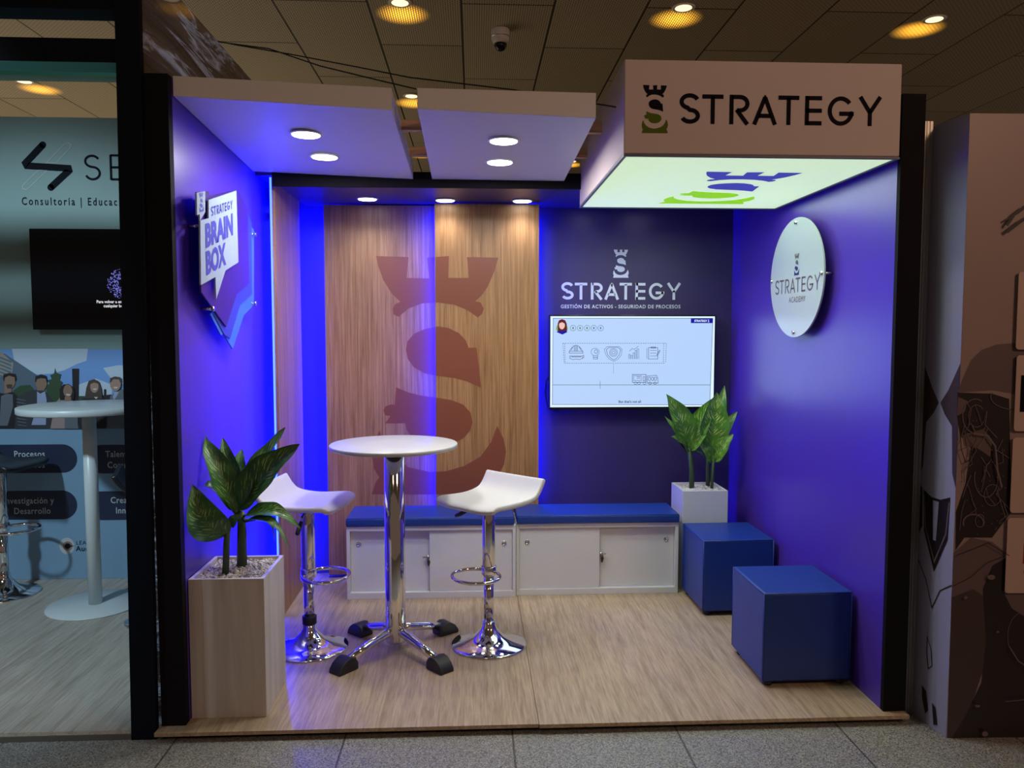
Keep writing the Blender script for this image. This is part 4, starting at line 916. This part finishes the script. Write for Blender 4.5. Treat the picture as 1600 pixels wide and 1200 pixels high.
G([(1340, B_), (1390, 470), (1460, 420), (1540, 380), (1640, 450), (1700, B_)], 'grey'); G([(1420, 480), (1450, 410), (1500, 420), (1440, 520)], 'shirt'); G(ell(1455, 315, 68, 92), 'skin2'); G([(1385, 300), (1390, 245), (1450, 225), (1520, 235), (1530, 290), (1515, 300), (1500, 262), (1430, 258), (1400, 300)], 'hairb'); G([(1430, 355), (1490, 352), (1478, 372), (1442, 374)], 'smile')
loc_build(mb, 'print', ph)
# white bar table and black stools
nt2 = empty('bar_table', (-2.035, 4.2, 0), 'white steel bar table in the neighbouring booth, partly behind the post', 'table')
MB().lathe([(.325, 1.045), (.33, 1.05), (.33, 1.077), (.325, 1.08), (.1, 1.08)], M_ntable, n=64).build('tabletop', nt2)
MB().lathe([(.034, .008), (.034, 1.045)], M_ntable, n=28).build('column', nt2)
MB().lathe([(.235, 0), (.238, .003), (.235, .008), (.04, .010)], M_ntable, n=56).build('base', nt2)
M_bleather = mat('black leatherette', (0.012, 0.012, 0.014), 0.35)
def black_stool(loc, rz, label):
    s = dup(s1); s.location = loc; s.rotation_euler = (0, 0, rz); s['label'] = label; s['group'] = 'black bar stools in the neighbouring booth'
    for ch in s.children:
        if ch.name.startswith('seat') and 'plate' not in ch.name:
            ch.data = ch.data.copy(); ch.data.materials[0] = M_bleather
    return s
q = at(8, 925, 2, .01); bs_ = black_stool((q.x, q.y, 0), R(-4), 'black bar stool with chrome base at the left edge of the neighbouring booth')
bs_.scale = (1, 1, 1.07)
black_stool((-1.60, 3.98, 0), R(20), 'black bar stool mostly hidden behind the post, right of the white table')

# ================================================================== NEIGHBOURING STAND, RIGHT
ap = tag(MB().box(1.672, 1.712, 2.872, 2.912, HZ, 2.245, M_alu).build('aluminium_pole'), 'grooved aluminium corner pole right of the booth', 'pole')
MB().box(1.676, 1.684, 2.8695, 2.8718, HZ, 2.245, M_alu).box(1.688, 1.696, 2.8695, 2.8718, HZ, 2.245, M_alu).box(1.700, 1.708, 2.8695, 2.8718, HZ, 2.245, M_alu).build('groove_ribs', ap)
rp = empty('printed_stand_wall', (1.74, 2.70, HZ), 'printed exhibition stand wall with a dark robot picture, right edge', 'stand wall')
ztop = 2.228
loc_build(MB().hexa([(1.742, 2.702, HZ), (3.2, 2.66, HZ), (3.2, 2.95, HZ), (1.722, 2.90, HZ), (1.742, 2.702, ztop), (3.2, 2.66, ztop), (3.2, 2.95, ztop), (1.722, 2.90, ztop)], M_print), 'panel', rp)
dirx = Vector((3.2 - 1.742, 2.66 - 2.702, 0)).normalized(); nrm = Vector((dirx.y, -dirx.x, 0))
ff = frame((1.742, 2.702, 0), dirx, (0, 0, 1), nrm)
def F_(x, y):
    d = _fw + _rt * ((x - 800) / FPX) - _up * ((y - 600) / FPX); o_ = ff[0]; t_ = (o_ - _o).dot(nrm) / d.dot(nrm); p = _o + d * t_; return ((p - o_).dot(dirx), p.z)
mb = MB(); lay[0] = .0003
def Q(pts, m_, d=.0003): lay[0] += d; mb.poly([F_(1440 + x / 3, 600 + y / 3) for x, y in pts], ff, m_, lay[0])
def Qs(pts, m_, wd=.004, d=.0002): lay[0] += d; mb.stroke([F_(1440 + x / 3, 600 + y / 3) for x, y in pts], ff, wd, m_, lay[0])
# helmet dome, head machinery, neck, shoulder plates
Q([(168, 40), (190, -20), (230, -110), (280, -160), (350, -185), (430, -192), (560, -180), (700, -150), (700, 50), (440, 48), (330, 30)], M_pmid)
Q([(168, 40), (330, 45), (410, 70), (420, 600), (330, 720), (200, 720), (158, 780), (160, 600), (205, 470), (230, 300), (180, 240), (165, 150)], M_pblk)
Q([(190, 240), (290, 210), (330, 270), (320, 340), (260, 300), (200, 290)], M_pmid); Q([(170, 60), (215, 80), (200, 130), (165, 150)], M_pmid)
Q([(150, 790), (230, 720), (330, 740), (390, 790), (380, 830), (300, 960), (290, 1200), (130, 1300), (138, 1000)], M_pmid)
Q([(132, 1300), (140, 1000), (240, 960), (300, 1000), (300, 1300), (200, 1600), (120, 1690)], M_pdark)
Q([(300, 1200), (285, 960), (330, 850), (420, 800), (720, 790), (720, 1690), (120, 1690), (200, 1560), (280, 1400)], M_pblk)
Q([(380, 970), (420, 1050), (560, 1140), (720, 1160), (720, 960)], M_pmid)
for c_, (rx, ry), a0, a1, w_ in (((250, 150), (60, 80), 40, 300, .004), ((255, 150), (38, 52), 0, 320, .003), ((300, 440), (55, 90), -60, 200, .004), ((330, 520), (40, 50), 20, 330, .003), ((240, 650), (48, 40), 160, 380, .006), ((270, 640), (22, 30), 0, 340, .003), ((470, 1180), (70, 110), 150, 290, .003), ((440, 60), (120, 60), 90, 200, .003)):
    Qs(arc(c_[0], c_[1], rx, ry, a0, a1, 16), M_pmid, w_)
rnd = random.Random(11)
for i in range(26):
    x = rnd.uniform(190, 380); y = rnd.uniform(60, 560); Qs([(x, y), (x + rnd.uniform(-30, 30), y + rnd.uniform(20, 70)), (x + rnd.uniform(-50, 50), y + rnd.uniform(60, 160))], M_ppale if i % 3 == 0 else M_pmid, .0022)
for i in range(40):
    x = rnd.uniform(185, 400); y = rnd.uniform(60, 700); Q([(x, y), (x + 4, y), (x + 4, y + 4), (x, y + 4)], M_ppale, .0001)
Qs([(170, 220), (175, 300), (195, 365), (215, 350), (225, 290)], M_pblk, .003); Qs([(230, 230), (300, 240), (335, 290), (345, 400), (365, 480)], M_ppale, .006); Qs([(150, 800), (300, 740), (400, 800)], M_pblk, .003)
Qs([(140, 940), (220, 900), (300, 830), (380, 800)], M_pblk, .0025); Q(ell(315, 900, 18, 12), M_ppale); Q(ell(196, 995, 8, 7), M_ppale); Q(ell(345, 1155, 6, 5), M_ppale)
Qs([(400, 1225), (440, 1290), (500, 1330), (580, 1310)], M_ppale, .004); Qs([(380, 1480), (480, 1470), (600, 1440)], M_ppale, .003); Q(ell(285, 1630, 14, 12), M_ppale); Q(ell(250, 1500, 12, 6), M_ppale)
# dark brush strokes near the top
Qs([(385, -740), (420, -790), (470, -830)], M_pblk, .010); Qs([(380, -765), (440, -800), (520, -860)], M_pblk, .006); Qs([(385, -710), (450, -760), (520, -800)], M_pblk, .012)
loc_build(mb, 'robot_print', rp)
# side return
sd = (Vector((1.742, 2.702, 0)) - Vector((1.722, 2.90, 0))).normalized(); sn = Vector((-sd.y, sd.x, 0)); sn = sn if sn.x < 0 else -sn
fs2 = frame((1.722, 2.90, 0), sd, (0, 0, 1), sn)
def H_(x, y):
    d = _fw + _rt * ((x - 800) / FPX) - _up * ((y - 600) / FPX); t_ = (fs2[0] - _o).dot(sn) / d.dot(sn); p = _o + d * t_; return (min(.199, max(0.0, (p - fs2[0]).dot(sd))), p.z)
mb = MB(); LS = .199
mb.poly([(0, HZ), (LS, HZ), (LS, ztop), (0, ztop)], fs2, M_print2, .0006)
lay[0] = .0008
def V_(pts, m_):                      # coordinates: fraction across the return, height
    lay[0] += .0003; mb.poly([(u * LS, z) for u, z in pts], fs2, m_, lay[0])
V_([(0, 1.35), (.30, 1.25), (.48, 1.20), (.35, 1.16), (.15, 1.12), (.10, .95), (0, .9)], M_pdark); V_([(1, 1.35), (.72, 1.25), (.52, 1.20), (.65, 1.16), (.85, 1.12), (.9, .95), (1, .9)], M_pdark)
V_([(.15, .86), (.38, .84), (.62, .84), (.88, .86), (.85, .70), (.52, .56), (.20, .70)], M_pblk); V_([(.42, .83), (.58, .83), (.54, .68), (.46, .68)], M_print2); V_([(0, .9), (.12, .86), (.15, .72), (0, .66)], M_pblk)
mb.stroke([(u * LS, z) for u, z in [(.18, .84), (.24, .72), (.52, .60), (.80, .72), (.86, .84)]], fs2, .006, M_ppale, lay[0] + .0003)
mb.stroke([(u * LS, z) for u, z in [(0, .60), (.3, .52), (.5, .42), (.7, .50), (1, .54)]], fs2, .004, M_pblk, lay[0] + .0003)
mb.stroke([(u * LS, z) for u, z in [(.40, .30), (.52, .26), (.56, .20), (.46, .18), (.40, .24)]], fs2, .004, M_pblk, lay[0] + .0003, closed=True)
V_([(.30, .10), (.42, .09), (.50, .02), (.42, .0), (.32, .05)], M_pblk); V_([(.60, .06), (.70, .05), (.76, -.01), (.66, -.02)], M_pblk)
loc_build(mb, 'side_print', rp)
# cream cards
for (xa, ya, yb, body) in ((1583, 425, 546, 0), (1580, 555, 673, 1), (1574, 683, 800, 2), (1566, 808, 925, 3)):
    a = F_(xa, yb); b = F_(xa, ya); mb = MB().poly(rrect(a[0], a[0] + .40, a[1], b[1], .012), ff, M_card, .012, .002)
    if body == 1: q0 = F_(1589, 643); q1 = F_(1589, 586); mb.poly([(q0[0], q0[1]), (q0[0] + .3, q0[1]), (q0[0] + .3, q1[1]), (q0[0], q1[1])], ff, M_ink, .0146)
    if body == 2: q0 = F_(1598, 767); q1 = F_(1598, 752); mb.poly([(q0[0], q0[1]), (q0[0] + .25, q0[1]), (q0[0] + .25, q1[1]), (q0[0], q1[1])], ff, M_red, .0146)
    if body == 3:
        q0 = F_(1594, 879); q1 = F_(1594, 847); mb.poly([(q0[0], q0[1]), (q0[0] + .25, q0[1]), (q0[0] + .25, q1[1]), (q0[0], q1[1])], ff, M_red, .0146)
        q0 = F_(1595, 895); text_mesh(mb, 'C', ff, .02, M_ink, q0[0], q0[1], w=.0146, bold=.0008)
    lbs = ('cream card, topmost of the four, blank at its visible edge', 'cream card with a black rectangle on the printed stand wall', 'cream card with a thin dark red mark on the printed stand wall', 'cream card with a red block, lowest of the four on the stand wall')
    o = mb.build('sponsor_card'); tag(o, lbs[body], 'card', 'cream cards on the printed stand wall')
